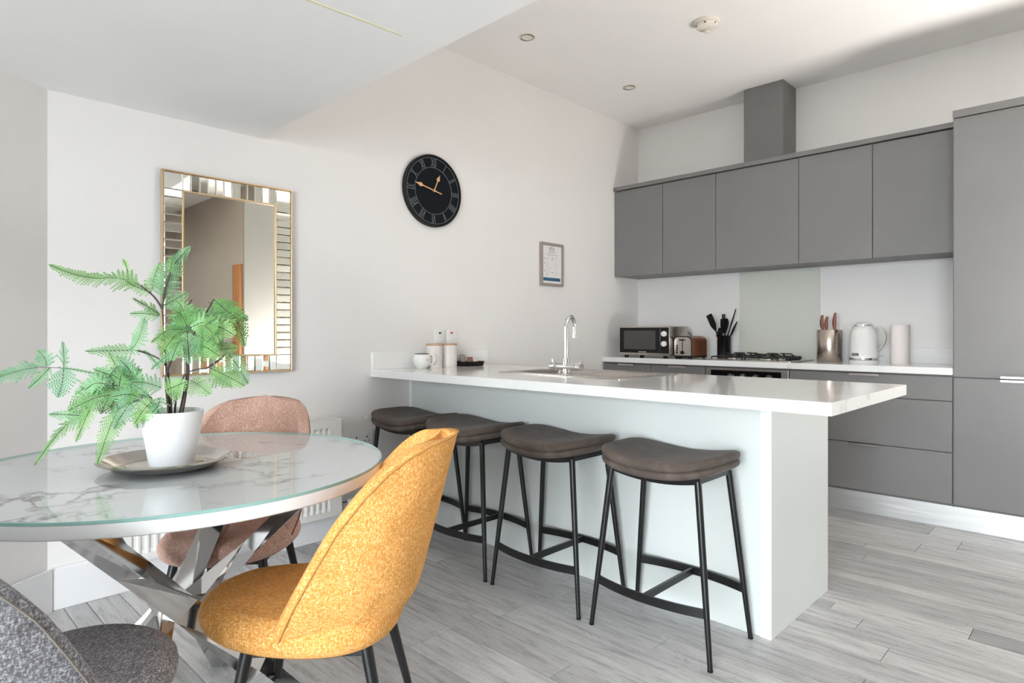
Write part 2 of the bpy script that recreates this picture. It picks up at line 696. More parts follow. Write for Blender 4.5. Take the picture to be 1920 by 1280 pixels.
def smooth_path(pts, n=6):
    pts = [Vector(p) for p in pts]
    out = []
    for i in range(len(pts) - 1):
        p0 = pts[max(i - 1, 0)]
        p1, p2 = pts[i], pts[i + 1]
        p3 = pts[min(i + 2, len(pts) - 1)]
        for k in range(n):
            t = k / n
            out.append(0.5 * ((2 * p1) + (-p0 + p2) * t + (2 * p0 - 5 * p1 + 4 * p2 - p3) * t * t + (-p0 + 3 * p1 - 3 * p2 + p3) * t ** 3))
    out.append(pts[-1])
    return out


# ------------------------------------------------------------------ room shell
LOWZ, HIGHZ, STEPX = 2.100, 2.943, -3.452
CX0, CDX, CDY = -4.320, -0.836, -0.549
CLEN = 4.40
WLX = CX0 + CDX * CLEN          # plane of the glazed wall
WLY = CDY * CLEN
REARY = -7.60

# floor with single planks
fl = struct('floor', B(WLX - 0.1, 0.1, REARY - 0.1, 0.15, -0.08, -0.0035), 'joint')
PW = 0.197
X_SEAM = -3.284
known = {-4: -1.0, -1: -1.283, 0: -1.25, 1: -1.34, 4: -2.513, 13: -2.337}
row = -15
planks = []
while X_SEAM + row * PW < 0.0:
    xa = X_SEAM + row * PW
    xb = min(xa + PW, 0.0)
    y0 = known.get(row, rnd.uniform(-1.3, -0.1))
    strips = [(xa, xb)]
    split = row in (0, 3, 9) or rnd.random() < 0.35
    if split:
        f = 0.60 if row in (0, 3, 9) else rnd.choice([0.4, 0.6])
        strips = [(xa, xa + PW * f), (xa + PW * f, xb)]
    for si, (sa, sb) in enumerate(strips):
        off = y0 if si == len(strips) - 1 else y0 + rnd.choice([0.45, -0.52, 0.3])
        ln = 1.21
        y = off
        while y < 0:
            y += ln
        while y > REARY:
            ya, yb = max(y - ln, REARY), min(y, 0.0)
            if yb - ya > 0.01:
                planks.append((sa, sb, ya, yb))
            y -= ln
    row += 1
for sa, sb, ya, yb in planks:
    mx = (sa + sb) / 2
    # planks outside the angled wall are not laid
    if mx < CX0 and (yb < 0 and (mx - CX0) / CDX * CDY < ya):
        continue
    cut = 0.0
    if mx < CX0:
        yl = (mx - CX0) / CDX * CDY
        if ya > yl:
            continue
        yb = min(yb, yl + 0.05)
        if yb - ya < 0.02:
            continue
    if mx < WLX:
        continue
    g = 0.0013
    b = B(-(sb - sa) / 2 + g, (sb - sa) / 2 - g, -(yb - ya) / 2 + g, (yb - ya) / 2 - g, -0.0035, 0.0)
    o = obj('plank', b, 'floor', fl)
    o.location = (mx, (ya + yb) / 2, 0)

struct('wall_back', B(CX0 - 0.05, 0.1, 0.0, 0.1, 0, HIGHZ + 0.05), 'wall')
struct('wall_right', B(0.0, 0.1, -4.7, 0.0, 0, HIGHZ + 0.05), 'wall')


def slab_along(p0, d, ln, th, z0, z1, side=1):
    """box of thickness th behind a line p0 + d*t"""
    bm = new()
    d = Vector((d[0], d[1], 0)).normalized()
    n = Vector((-d.y, d.x, 0)) * side
    q = [Vector((p0[0], p0[1], 0)), Vector((p0[0], p0[1], 0)) + d * ln]
    pts = [q[0], q[1], q[1] + n * th, q[0] + n * th]
    lo = [bm.verts.new((p.x, p.y, z0)) for p in pts]
    hi = [bm.verts.new((p.x, p.y, z1)) for p in pts]
    bm.faces.new(lo)
    bm.faces.new(hi)
    for i in range(4):
        bm.faces.new((lo[i], lo[(i + 1) % 4], hi[(i + 1) % 4], hi[i]))
    return bm


struct('wall_left', slab_along((CX0, 0.0), (CDX, CDY), CLEN + 0.1, 0.1, 0, LOWZ, -1), 'wall')
# glazed wall: piers and spandrels around the opening
WY0, WY1, WZ0, WZ1 = -5.06, -2.50, 0.05, 2.05
wb = new()
box(wb, WLX - 0.12, WLX, WY1, WLY + 0.02, 0, LOWZ)
box(wb, WLX - 0.12, WLX, REARY - 0.1, WY0, 0, LOWZ)
box(wb, WLX - 0.12, WLX, WY0, WY1, 0, WZ0)
box(wb, WLX - 0.12, WLX, WY0, WY1, WZ1, LOWZ)
struct('wall_glazed', wb, 'wall')
wn1 = bpy.data.objects.new('window_1', None)
wn1['kind'] = 'structure'
COL.objects.link(wn1)
fb = new()
for y in (WY0 + 0.03, WY0 + 0.64, WY0 + 1.28, WY0 + 1.92, WY1 - 0.03):
    box(fb, WLX - 0.08, WLX - 0.03, y - 0.03, y + 0.03, WZ0, WZ1, 0.004)
box(fb, WLX - 0.08, WLX - 0.03, WY0, WY1, WZ0, WZ0 + 0.06, 0.004)
box(fb, WLX - 0.08, WLX - 0.03, WY0, WY1, WZ1 - 0.06, WZ1, 0.004)
obj('window_frame', fb, 'window_frame', wn1)
for k in range(4):
    o = obj('pane', B(WLX - 0.058, WLX - 0.054, WY0 + 0.058 + k * 0.635, WY0 + 0.612 + k * 0.635, WZ0 + 0.06, WZ1 - 0.06), 'glass_window', wn1)
# rear wall, corridor and partition seen only in the mirror
struct('wall_rear', B(WLX - 0.12, 0.1, REARY - 0.1, REARY, 0, HIGHZ + 0.05), 'wall_tan')
struct('wall_partition', B(-1.579, 0.1, REARY, -4.7, 0, HIGHZ), 'wall_grey')
dr = bpy.data.objects.new('door_1', None)
dr['kind'] = 'structure'
COL.objects.link(dr)
obj('door_leaf', B(-1.628, -1.588, -4.945, -4.725, 0.005, 1.975, 0.003), 'oak', dr)
hb = new()
tube(hb, [(-1.628, -4.90, 1.0), (-1.665, -4.90, 1.0), (-1.665, -4.82, 1.0)], 0.009)
obj('door_handle', hb, 'nickel', dr)
struct('wall_corridor', B(-1.5875, -1.579, REARY, -4.712, 0, HIGHZ), 'wall_tan')

# ceilings: the low one ends in an edge, the kitchen ceiling is higher
cl = new()
box(cl, WLX - 0.12, STEPX, REARY - 0.1, 0.12, LOWZ, HIGHZ + 0.1)
clo = struct('ceiling_low', cl, 'ceiling_low')
mk = new()
bar(mk, [(-3.93, -1.3845, LOWZ - 0.0008), (-3.60, -1.403, LOWZ - 0.0008)], 0.010, 0.0015, (0, 1, 0))
obj('paint_line', mk, 'ceil_mark', clo)
struct('ceiling', B(STEPX, 0.1, REARY - 0.1, 0.12, HIGHZ, HIGHZ + 0.1), 'ceiling')

# skirting
sk = new()
box(sk, CX0 - 0.004, -2.53, -0.016, 0.0, 0, 0.165, 0.003, 1)
box(sk, CX0 - 0.0, -2.53, -0.010, 0.0, 0.165, 0.172)
struct('baseboard_back', sk, 'skirting')
struct('baseboard_left', slab_along((CX0 + 0.006, -0.012), (CDX, CDY), CLEN - 0.05, 0.012, 0, 0.17, 1), 'skirting')

# ground outside the windows
struct('ground_outside', B(-26, 8, -26, 8, -0.25, -0.15), 'concrete')


# ------------------------------------------------------------------ kitchen run along the right wall
FX = -0.535            # face of the base doors
CB, CT = 0.882, 0.922  # worktop underside and top
TALLY = -2.4244
PLX = -0.490


def base_unit(name, ya, yb, label, fronts, handle=None, group=None):
    """ya > yb; fronts: list of (z0, z1, handle y-range or None)"""
    t = thing(name, label, 'cabinet', (FX / 2, (ya + yb) / 2, 0.132), 0, group)
    ox, oy, oz = t.location
    obj('carcass', B(FX + 0.020 - ox, -0.02 - ox, yb + 0.001 - oy, ya - 0.001 - oy, 0.0, CB - oz - 0.002), 'cab_dark', t)
    for z0, z1, hy in fronts:
        f = obj('drawer_front', B(FX - ox, FX + 0.0185 - ox, yb + 0.002 - oy, ya - 0.002 - oy, z0 - oz, z1 - oz, 0.0012, 1), 'cab', t)
        if hy:
            hb = new()
            box(hb, FX - 0.016 - ox, FX - ox, hy[0] - oy, hy[1] - oy, z1 + 0.0008 - oz, z1 + 0.0030 - oz)
            box(hb, FX - 0.016 - ox, FX - 0.0135 - ox, hy[0] - oy, hy[1] - oy, z1 - 0.011 - oz, z1 + 0.003 - oz)
            obj('handle', hb, 'nickel', f)
    return t


D0 = 0.8705
base_unit('base_cabinet', -0.001, -0.457, 'grey base cabinet in the corner below the microwave', [(0.135, 0.722, None), (0.727, D0, (-0.305, -0.160))], group='grey base cabinets under the hob worktop')
base_unit('base_cabinet', -0.457, -0.916, 'grey base cabinet below the copper toaster, left of the oven', [(0.135, 0.722, None), (0.727, D0, (-0.765, -0.620))], group='grey base cabinets under the hob worktop')
base_unit('drawer_cabinet', -1.518, TALLY + 0.002, 'wide grey cabinet of three deep drawers below the kettle', [(0.148, 0.4370, (-2.050, -1.885)), (0.4415, 0.7285, None), (0.733, D0, (-2.052, -1.888))])

# built-under oven
ov = thing('oven', 'built-in steel oven with black control strip under the gas hob', 'oven', (FX, -1.217, 0.132))
ox, oy, oz = ov.location
ya, yb = -0.920, -1.514
obj('oven_body', B(0.02, 0.50, yb - oy, ya - oy, 0.0, CB - oz - 0.002), 'cab_dark', ov)
obj('fascia', B(0.0, 0.019, yb + 0.001 - oy, ya - 0.001 - oy, 0.735 - oz, D0 - oz, 0.0015, 1), 'steel', ov)
obj('control_strip', B(-0.003, 0.0005, -1.466 - oy, -0.962 - oy, 0.752 - oz, 0.8545 - oz, 0.001, 1), 'black_gloss', ov)
for y in (-1.114, -1.204, -1.295, -1.385):
    kb = new()
    lathe(kb, [(0, 0.022), (0.016, 0.022), (0.0185, 0.018), (0.0195, 0.0), (0, 0.0)], 20)
    box(kb, -0.003, 0.003, -0.014, 0.014, 0.022, 0.029, 0.001, 1)
    kb.transform(Matrix.Translation((-0.003, y - oy, 0.815 - oz)) @ Matrix.Rotation(-PI / 2, 4, 'Y'))
    obj('knob', kb, 'chrome', ov)
obj('oven_door', B(0.0, 0.019, yb + 0.001 - oy, ya - 0.001 - oy, 0.005, 0.730 - oz, 0.002, 1), 'steel', ov)
obj('door_glass', B(-0.003, 0.0005, -1.45 - oy, -0.98 - oy, 0.08, 0.50, 0.001, 1), 'black_gloss', ov)
hb = new()
tube(hb, [(-0.04, -1.46 - oy, 0.545), (-0.04, -0.97 - oy, 0.545)], 0.008)
for y in (-1.43, -1.0):
    tube(hb, [(0.001, y - oy, 0.545), (-0.04, y - oy, 0.545)], 0.006)
obj('handle', hb, 'steel', ov)

pl = obj('plinth', B(PLX, PLX + 0.016, -3.95, -0.001, 0.0, 0.130), 'plinth')
tag(pl, 'satin metal kickboard running below all the grey base cabinets', 'kickboard')

# worktop along the wall, with a joint right of the hob
wt = thing('worktop', 'white marble worktop along the wall under the microwave and kettle', 'worktop', (-0.28, -1.2, CB))
ox, oy, oz = wt.location
obj('slab', B(-0.558 - ox, -0.001 - ox, -1.517 - oy, -0.001 - oy, 0, CT - CB, 0.002, 1), 'marble_top', wt)
obj('slab', B(-0.558 - ox, -0.001 - ox, TALLY + 0.001 - oy, -1.5182 - oy, 0, CT - CB, 0.002, 1), 'marble_top', wt)
obj('upstand', B(-0.020 - ox, -0.001 - ox, -0.934 - oy, -0.001 - oy, CT - CB, 1.022 - oz, 0.0015, 1), 'marble_top', wt)
obj('upstand', B(-0.020 - ox, -0.001 - ox, TALLY + 0.001 - oy, -1.546 - oy, CT - CB, 1.022 - oz, 0.0015, 1), 'marble_top', wt)

sp = obj('splashback', B(-0.0075, -0.001, -1.541, -0.941, CT, 1.597, 0.001, 1), 'splash')
tag(sp, 'pale green glass splashback behind the gas hob', 'splashback')

# wall cabinets
UX = -0.372
U0, U1, U2 = 1.598, 2.3255, 2.360
edges = [-0.001, -0.467, -0.918, -1.521, -1.975, -2.4235]
labels = ['grey wall cabinet in the corner, above the microwave',
          'grey wall cabinet between the corner one and the wide one',
          'widest grey wall cabinet, above the black utensils and hob',
          'grey wall cabinet above the knife block, right of the hood',
          'grey wall cabinet next to the tall unit, above the kettle']
for k in range(5):
    ya, yb = edges[k], edges[k + 1]
    t = thing('wall_cabinet', labels[k], 'cabinet', (UX, (ya + yb) / 2, U0), 0, 'grey wall cabinets')
    ox, oy, oz = t.location
    obj('carcass', B(0.021, -UX - 0.002, yb + 0.001 - oy, ya - 0.001 - oy, 0.004, U1 - oz + 0.002), 'cab_dark', t)
    obj('door', B(0.0, 0.0185, yb + 0.002 - oy, ya - 0.002 - oy, 0.0, U1 - 0.003 - oz, 0.0012, 1), 'cab', t)
co = obj('cornice', B(UX - 0.016, -0.002, -2.4235, -0.001, U1 + 0.0035, U2, 0.001, 1), 'cab')
tag(co, 'flat grey top board running over the five wall cabinets', 'cornice')

hd = thing('hood_chimney', 'grey extractor chimney box rising from wall cabinets to ceiling', 'extractor hood', (-0.125, -1.227, U2 + 0.0005))
obj('casing', B(-0.124, 0.124, -0.145, 0.145, 0, HIGHZ - U2 - 0.001, 0.0015, 1), 'cab', hd)
obj('side_seam', B(-0.1085, -0.1070, -0.1462, -0.1440, 0.0, HIGHZ - U2 - 0.001), 'cab_dark', hd)

# tall housing
for k, (ya, yb) in enumerate(((TALLY, -3.024), (-3.026, -3.62))):
    t = thing('tall_cabinet', ['full-height grey cabinet beside the worktop, with two doors', 'second full-height grey cabinet at the end of the run, beyond the first'][k], 'cabinet', (FX, (ya + yb) / 2, 0.132), 0, 'full-height grey cabinets')
    ox, oy, oz = t.location
    obj('carcass', B(0.021, 0.53, yb + 0.001 - oy, ya - 0.0005 - oy, 0.0, 2.334 - oz), 'cab_dark', t)
    obj('side_panel', B(0.0, 0.53, ya - 0.0005 - oy, ya - 0.002 - oy, 0.0, 2.334 - oz), 'cab', t)
    for z0, z1, zt in ((0.148, 0.8665, 1), (0.8735, 2.334, 0)):
        d = obj('door', B(0.0, 0.0185, yb + 0.002 - oy, ya - 0.003 - oy, z0 - oz, z1 - oz, 0.0012, 1), 'cab', t)
        hb = new()
        zz = (z1 - oz) if zt else (z0 - oz)
        sg = 1 if zt else -1
        ha, hb_ = (ya - 0.215 - oy, ya - 0.385 - oy)
        box(hb, -0.018, 0.0, min(ha, hb_), max(ha, hb_), min(zz, zz + sg * 0.0028), max(zz, zz + sg * 0.0028))
        box(hb, -0.018, -0.0155, min(ha, hb_), max(ha, hb_), min(zz - sg * 0.012, zz + sg * 0.0028), max(zz - sg * 0.012, zz + sg * 0.0028))
        obj('handle', hb, 'nickel', d)
    obj('cornice', B(-0.016, 0.53, yb + 0.0005 - oy, ya - 0.0005 - oy, 2.3385 - oz, 2.377 - oz, 0.001, 1), 'cab', t)

# ------------------------------------------------------------------ peninsula
PT, PB = 0.910, 0.8690
PX0, PX1, PYE = -2.805, -1.8815, -2.478
SX0, SX1, SY0, SY1 = -2.474, -1.955, -1.492, -0.715     # sink cut-out
pw = thing('peninsula_worktop', 'white marble breakfast-bar worktop over the four stools', 'worktop', (-2.34, -1.24, PB))
ox, oy, oz = pw.location
bm = new()
ys = [PYE, SY0 + 0.012, SY1 - 0.012, -0.001]
xs = [PX0, SX0 + 0.012, SX1 - 0.012, PX1]
gv = {}
for zi, z in enumerate((PB, PT)):
    for i, x in enumerate(xs):
        for j, y in enumerate(ys):
            gv[i, j, zi] = bm.verts.new((x - ox, y - oy, z - oz))
for zi in (0, 1):
    for i in range(3):
        for j in range(3):
            if i == 1 and j == 1:
                continue
            bm.faces.new((gv[i, j, zi], gv[i + 1, j, zi], gv[i + 1, j + 1, zi], gv[i, j + 1, zi]))
for i in range(3):
    for j in (0, 3):
        bm.faces.new((gv[i, j, 0], gv[i + 1, j, 0], gv[i + 1, j, 1], gv[i, j, 1]))
        bm.faces.new((gv[j, i, 0], gv[j, i + 1, 0], gv[j, i + 1, 1], gv[j, i, 1]))
for (a, b_) in (((1, 1), (2, 1)), ((2, 1), (2, 2)), ((2, 2), (1, 2)), ((1, 2), (1, 1))):
    bm.faces.new((gv[a[0], a[1], 0], gv[b_[0], b_[1], 0], gv[b_[0], b_[1], 1], gv[a[0], a[1], 1]))
obj('slab', bm, 'marble_top', pw)
obj('upstand', B(PX0 - ox, PX1 - ox, -0.020 - oy, -0.001 - oy, PT - oz, 1.0105 - oz, 0.0015, 1), 'marble_top', pw)

AX0, AX1, AYE = -2.5306, -1.9135, -2.1893
pc = thing('breakfast_bar', 'pale grey-green panelled breakfast bar body behind the stools', 'cabinet', (-2.22, -1.1, 0))
ox, oy, oz = pc.location
obj('back_panel', B(AX0 - ox, AX0 + 0.018 - ox, AYE + 0.0185 - oy, -0.002 - oy, 0, PB - 0.001, 0.0008, 1), 'panel', pc)
obj('end_panel', B(AX0 - ox, AX1 - ox, AYE - oy, AYE + 0.018 - oy, 0, PB - 0.001, 0.0008, 1), 'panel', pc)
obj('edge_strip', B(AX0 - 0.0035 - ox, AX0 - 0.0003 - ox, AYE - oy, AYE + 0.040 - oy, 0, PB - 0.001, 0.0008, 1), 'panel_edge', pc)
obj('end_filler', B(AX0 - 0.003 - ox, AX0 - 0.0003 - ox, -0.036 - oy, -0.002 - oy, 0.0, PB - 0.001), 'panel_edge', pc)
k = 0
for ya, yb in ((-0.02, -0.62), (-0.62, -1.52), (-1.52, -2.168)):
    obj('kitchen_door', B(AX1 + 0.001 - ox, AX1 + 0.019 - ox, yb + 0.002 - oy, ya - 0.002 - oy, 0.14, PB - 0.004, 0.0012, 1), 'cab', pc)
obj('inner_plinth', B(AX1 - 0.05 - ox, AX1 - 0.034 - ox, AYE + 0.02 - oy, -0.002 - oy, 0.0, 0.13), 'plinth', pc)

# inset sink
snk = thing('sink', 'steel inset sink with drainer set in the breakfast-bar worktop', 'sink', ((SX0 + SX1) / 2, (SY0 + SY1) / 2, PT))
ox, oy, oz = snk.location
SW, SH = (SX1 - SX0) / 2, (SY1 - SY0) / 2
bm = new()
zr = 0.004
bw0, bw1, bl0, bl1 = -SW + 0.10, SW - 0.035, -0.02, SH - 0.04     # bowl extents


def rrect(x0, x1, y0, y1, r, z, n=5):
    L = []
    for (cx_, cy_, a0) in ((x1 - r, y1 - r, 0), (x0 + r, y1 - r, PI / 2), (x0 + r, y0 + r, PI), (x1 - r, y0 + r, 1.5 * PI)):
        for i_ in range(n + 1):
            a = a0 + PI / 2 * i_ / n
            L.append((cx_ + r * math.cos(a), cy_ + r * math.sin(a), z))
    return L


def loft(bm, loops, close_last=True, close_first=False):
    R = [[bm.verts.new(p) for p in L] for L in loops]
    for i_ in range(len(R) - 1):
        n = len(R[i_])
        for k_ in range(n):
            bm.faces.new((R[i_][k_], R[i_][(k_ + 1) % n], R[i_ + 1][(k_ + 1) % n], R[i_ + 1][k_]))
    if close_last:
        bm.faces.new(R[-1])
    if close_first:
        bm.faces.new(R[0])
    return R


loft(bm, [rrect(-SW, SW, -SH, SH, 0.012, 0.0005), rrect(-SW, SW, -SH, SH, 0.012, zr), rrect(-SW + 0.008, SW - 0.008, -SH + 0.008, SH - 0.008, 0.012, zr + 0.001),
          rrect(-SW + 0.020, SW - 0.020, -SH + 0.020, SH - 0.020, 0.012, zr - 0.002)], close_last=False)
# deck: frame between rim and bowl
def quad(bm, x0, x1, y0, y1, z):
    bm.faces.new([bm.verts.new(p) for p in ((x0, y0, z), (x1, y0, z), (x1, y1, z), (x0, y1, z))])


zi = zr - 0.002
a0, a1, c0, c1 = -SW + 0.020, SW - 0.020, -SH + 0.020, SH - 0.020
quad(bm, a0, bw0, c0, c1, zi)
quad(bm, bw1, a1, c0, c1, zi)
quad(bm, bw0, bw1, c0, bl0, zi)
quad(bm, bw0, bw1, bl1, c1, zi)
obj('deck', bm, 'steel', snk)
bm = new()
loft(bm, [rrect(bw0, bw1, bl0, bl1, 0.03, zi + 0.0006), rrect(bw0 + 0.006, bw1 - 0.006, bl0 + 0.006, bl1 - 0.006, 0.035, zi - 0.01), rrect(bw0 + 0.012, bw1 - 0.012, bl0 + 0.012, bl1 - 0.012, 0.05, zi - 0.150), rrect(bw0 + 0.05, bw1 - 0.05, bl0 + 0.05, bl1 - 0.05, 0.05, zi - 0.160)])
obj('bowl', bm, 'steel', snk)
for k in range(7):
    x = -SW + 0.13 + k * 0.045
    rb_ = new()
    tube(rb_, [(x, c0 + 0.03, zi), (x, bl0 - 0.04, zi)], 0.004, 8)
    obj('drainer_ridge', rb_, 'steel', snk)

# mixer tap
tp = thing('tap', 'chrome swan-neck mixer tap with crossbar handles at the sink', 'tap', (-2.412, -1.130, PT + 0.0045))
tb = new()
lathe(tb, [(0, 0), (0.026, 0), (0.026, 0.006), (0.019, 0.012), (0.017, 0.030), (0, 0.030)], 28)
obj('tap_base', tb, 'chrome', tp)
tb = new()
tube(tb, [(0, 0.070, 0.040), (0, 0.050, 0.040), (0, -0.050, 0.040), (0, -0.070, 0.040)], [0.016, 0.019, 0.019, 0.016], 20)
tube(tb, [(0, 0, 0.04), (0, 0, 0.085)], [0.020, 0.015], 20)
obj('crossbar', tb, 'chrome', tp)
for s in (-1, 1):
    hb = new()
    tube(hb, [(0, s * 0.070, 0.040), (0, s * 0.096, 0.040)], [0.019, 0.019], 20)
    tube(hb, [(0, s * 0.083, 0.055), (0, s * 0.088, 0.074)], [0.004, 0.0035], 10)
    obj('handle', hb, 'chrome', tp)
tb = new()
spd = Vector((0.97, 0.26, 0)).normalized()
pts = [(0, 0, 0.08), (0, 0, 0.16), (0, 0, 0.235)]
R_ = 0.052
for i in range(1, 13):
    a = PI * i / 12
    c = spd * (R_ - R_ * math.cos(a))
    pts.append((c.x, c.y, 0.235 + R_ * math.sin(a)))
c = spd * (2 * R_)
pts.append((c.x, c.y, 0.195))
tube(tb, pts, 0.0115, 18)
obj('spout', tb, 'chrome', tp)
tb = new()
tube(tb, [(c.x, c.y, 0.198), (c.x, c.y, 0.182)], 0.0125, 18)
obj('aerator', tb, 'chrome', tp)


# ------------------------------------------------------------------ hob
hob = thing('gas_hob', 'steel gas hob with black pan supports in front of the green splashback', 'hob', (-0.275, -1.225, CT))
bm = new()
loft(bm, [rrect(-0.235, 0.235, -0.293, 0.300, 0.012, 0.0003), rrect(-0.235, 0.235, -0.293, 0.300, 0.012, 0.006), rrect(-0.220, 0.220, -0.280, 0.287, 0.012, 0.009)], True, True)
obj('hob_plate', bm, 'steel', hob)
burners = [(-0.11, 0.165, 0.030), (0.115, 0.165, 0.040), (-0.11, -0.085, 0.046), (0.115, -0.085, 0.032)]
for (bx, by, br) in burners:
    bb = new()
    lathe(bb, [(0, 0.009), (br + 0.012, 0.009), (br + 0.010, 0.016), (br, 0.022), (0, 0.022)], 28, bx, by)
    bo = obj('burner', bb, 'silver', hob)
    bb = new()
    lathe(bb, [(0, 0.022), (br * 0.86, 0.022), (br * 0.86, 0.028), (br * 0.5, 0.031), (0, 0.031)], 28, bx, by)
    obj('burner_cap', bb, 'black_metal', bo)
for by in (0.165, -0.085):
    g = new()
    x0, x1, y0, y1 = -0.215, 0.215, by - 0.115, by + 0.115
    for y in (y0, y1):
        tube(g, [(x0, y, 0.009), (x0, y, 0.026), (x1, y, 0.026), (x1, y, 0.009)], 0.0055, 6)
    for x in (x0, x1):
        tube(g, [(x, y0, 0.026), (x, y1, 0.026)], 0.0055, 6)
    for (bx, by2, br) in burners:
        if abs(by2 - by) > 0.01:
            continue
        for dx, dy in ((1, 0), (-1, 0), (0, 1), (0, -1)):
            ex = x1 if dx > 0 else x0
            if dx:
                end = (ex if (dx > 0) == (bx > 0) else 0.0, by, 0.026)
            else:
                end = (bx, y1 if dy > 0 else y0, 0.026)
            s_ = (bx + dx * 0.025, by + dy * 0.025, 0.047)
            mid = (s_[0] + (end[0] - s_[0]) * 0.65, s_[1] + (end[1] - s_[1]) * 0.65, 0.047)
            tube(g, [s_, mid, end], 0.005, 6)
    tube(g, [(0, y0, 0.026), (0, y1, 0.026)], 0.005, 6)
    obj('pan_support', g, 'black_metal', hob)
for k in range(4):
    kb = new()
    lathe(kb, [(0, 0.032), (0.013, 0.032), (0.015, 0.028), (0.016, 0.009), (0, 0.009)], 20, -0.14 + k * 0.062, -0.243)
    obj('knob', kb, 'black_rubber', hob)

# ------------------------------------------------------------------ microwave
mw = thing('microwave', 'silver microwave with black glass door and two white dials', 'microwave', (-0.485, -0.362, CT))
H0, H1 = 0.020, 0.254
W2 = 0.232
obj('casing', B(0.010, 0.300, -W2 + 0.003, W2 - 0.003, H0, H1 - 0.003, 0.005, 2), 'steel_warm', mw)
obj('front_frame', B(0.0, 0.014, -W2, W2, H0, H1, 0.003, 2), 'steel', mw)
door = obj('door', B(-0.004, 0.001, -W2 + 0.083, W2 - 0.006, H0 + 0.020, H1 - 0.012, 0.001, 1), 'black_gloss', mw)
mww = mat('microwave_window', (0.055, 0.052, 0.050), 0.25)
M['mw_window'] = mww
obj('door_window', B(-0.0048, -0.0038, -0.110, 0.185, H0 + 0.048, H1 - 0.036), 'mw_window', door)
obj('door_badge', B(-0.0052, -0.0038, -0.025, 0.045, H0 + 0.024, H0 + 0.032), 'steel', door)
cp = obj('control_panel', B(-0.004, 0.001, -W2 + 0.006, -W2 + 0.079, H0 + 0.020, H1 - 0.012, 0.001, 1), 'black_gloss', mw)
for z in (H0 + 0.172, H0 + 0.094):
    kb = new()
    lathe(kb, [(0, 0.018), (0.018, 0.018), (0.021, 0.015), (0.022, 0.0), (0, 0.0)], 28)
    box(kb, -0.0015, 0.0015, -0.016, 0.016, 0.018, 0.0205)
    kb.transform(Matrix.Translation((-0.004, -W2 + 0.043, z)) @ Matrix.Rotation(-PI / 2, 4, 'Y'))
    obj('dial', kb, 'white_plastic', mw)
for x in (0.03, 0.26):
    for y in (-0.18, 0.18):
        obj('foot', lathe(new(), [(0, 0), (0.016, 0), (0.018, 0.006), (0.018, H0), (0, H0)], 16, x, y), 'black_rubber', mw)
vb = new()
for k in range(7):
    box(vb, 0.08 + k * 0.022, 0.088 + k * 0.022, -W2 + 0.0015, -W2 + 0.0035, 0.07, 0.15)
obj('side_vent', vb, 'gap', mw)
cd = new()
tube(cd, smooth_path([(0.301, -0.17, 0.21), (0.345, -0.215, 0.20), (0.35, -0.235, 0.15), (0.34, -0.25, 0.06)], 5), 0.0035, 8)
obj('power_cord', cd, 'black_rubber', mw)

# ------------------------------------------------------------------ toaster
to = thing('toaster', 'copper and steel two-slice toaster beside the microwave', 'toaster', (-0.425, -0.672, CT))
tl = 0.250


def prof_yz(bm, prof, x0, x1):
    A = [bm.verts.new((x0, y, z)) for y, z in prof]
    C = [bm.verts.new((x1, y, z)) for y, z in prof]
    n = len(prof)
    for i_ in range(n):
        bm.faces.new((A[i_], A[(i_ + 1) % n], C[(i_ + 1) % n], C[i_]))
    bm.faces.new(A)
    bm.faces.new(C)
    return bm


def toast_prof(w, z0, z1, r, n=6):
    L = [(-w, z0), (w, z0)]
    for i_ in range(n + 1):
        a = PI / 2 * i_ / n
        L.append((w - r + r * math.cos(a), z1 - r + r * math.sin(a)))
    for i_ in range(n + 1):
        a = PI / 2 + PI / 2 * i_ / n
        L.append((-w + r + r * math.cos(a), z1 - r + r * math.sin(a)))
    return L


obj('copper_shell', prof_yz(new(), toast_prof(0.075, 0.022, 0.172, 0.040), 0.006, tl), 'copper', to)
obj('front_plate', prof_yz(new(), toast_prof(0.071, 0.024, 0.166, 0.038), 0.0, 0.007), 'steel', to)
obj('rim_trim', prof_yz(new(), toast_prof(0.077, 0.022, 0.1745, 0.040), 0.0035, 0.0095), 'gap', to)
obj('base', B(0.003, tl + 0.003, -0.076, 0.076, 0.008, 0.023, 0.003, 1), 'black_rubber', to)
for x in (0.02, tl - 0.02):
    for y in (-0.06, 0.06):
        obj('foot', B(x - 0.008, x + 0.008, y - 0.008, y + 0.008, 0.0, 0.0085), 'black_rubber', to)
for y in (-0.028, 0.028):
    obj('bread_slot', B(0.03, tl - 0.02, y - 0.012, y + 0.012, 0.1715, 0.1735), 'gap', to)
obj('lever_slot', B(-0.0012, 0.001, -0.003, 0.003, 0.055, 0.150), 'gap', to)
obj('lever', B(-0.020, -0.001, -0.022, 0.022, 0.140, 0.150, 0.003, 1), 'black_rubber', to)
kb = new()
lathe(kb, [(0, 0.014), (0.012, 0.014), (0.014, 0.0), (0, 0)], 20)
kb.transform(Matrix.Translation((-0.001, 0.0, 0.048)) @ Matrix.Rotation(-PI / 2, 4, 'Y'))
obj('dial', kb, 'black_rubber', to)
bs = new()
for k in range(4):
    box(bs, -0.004, -0.0005, 0.040, 0.052, 0.040 + k * 0.018, 0.052 + k * 0.018, 0.001, 1)
obj('button_column', bs, 'black_rubber', to)

# ------------------------------------------------------------------ utensil pot with separate utensils
up = thing('utensil_pot', 'tall black utensil pot beside the hob', 'pot', (-0.345, -0.935, CT + 0.0))
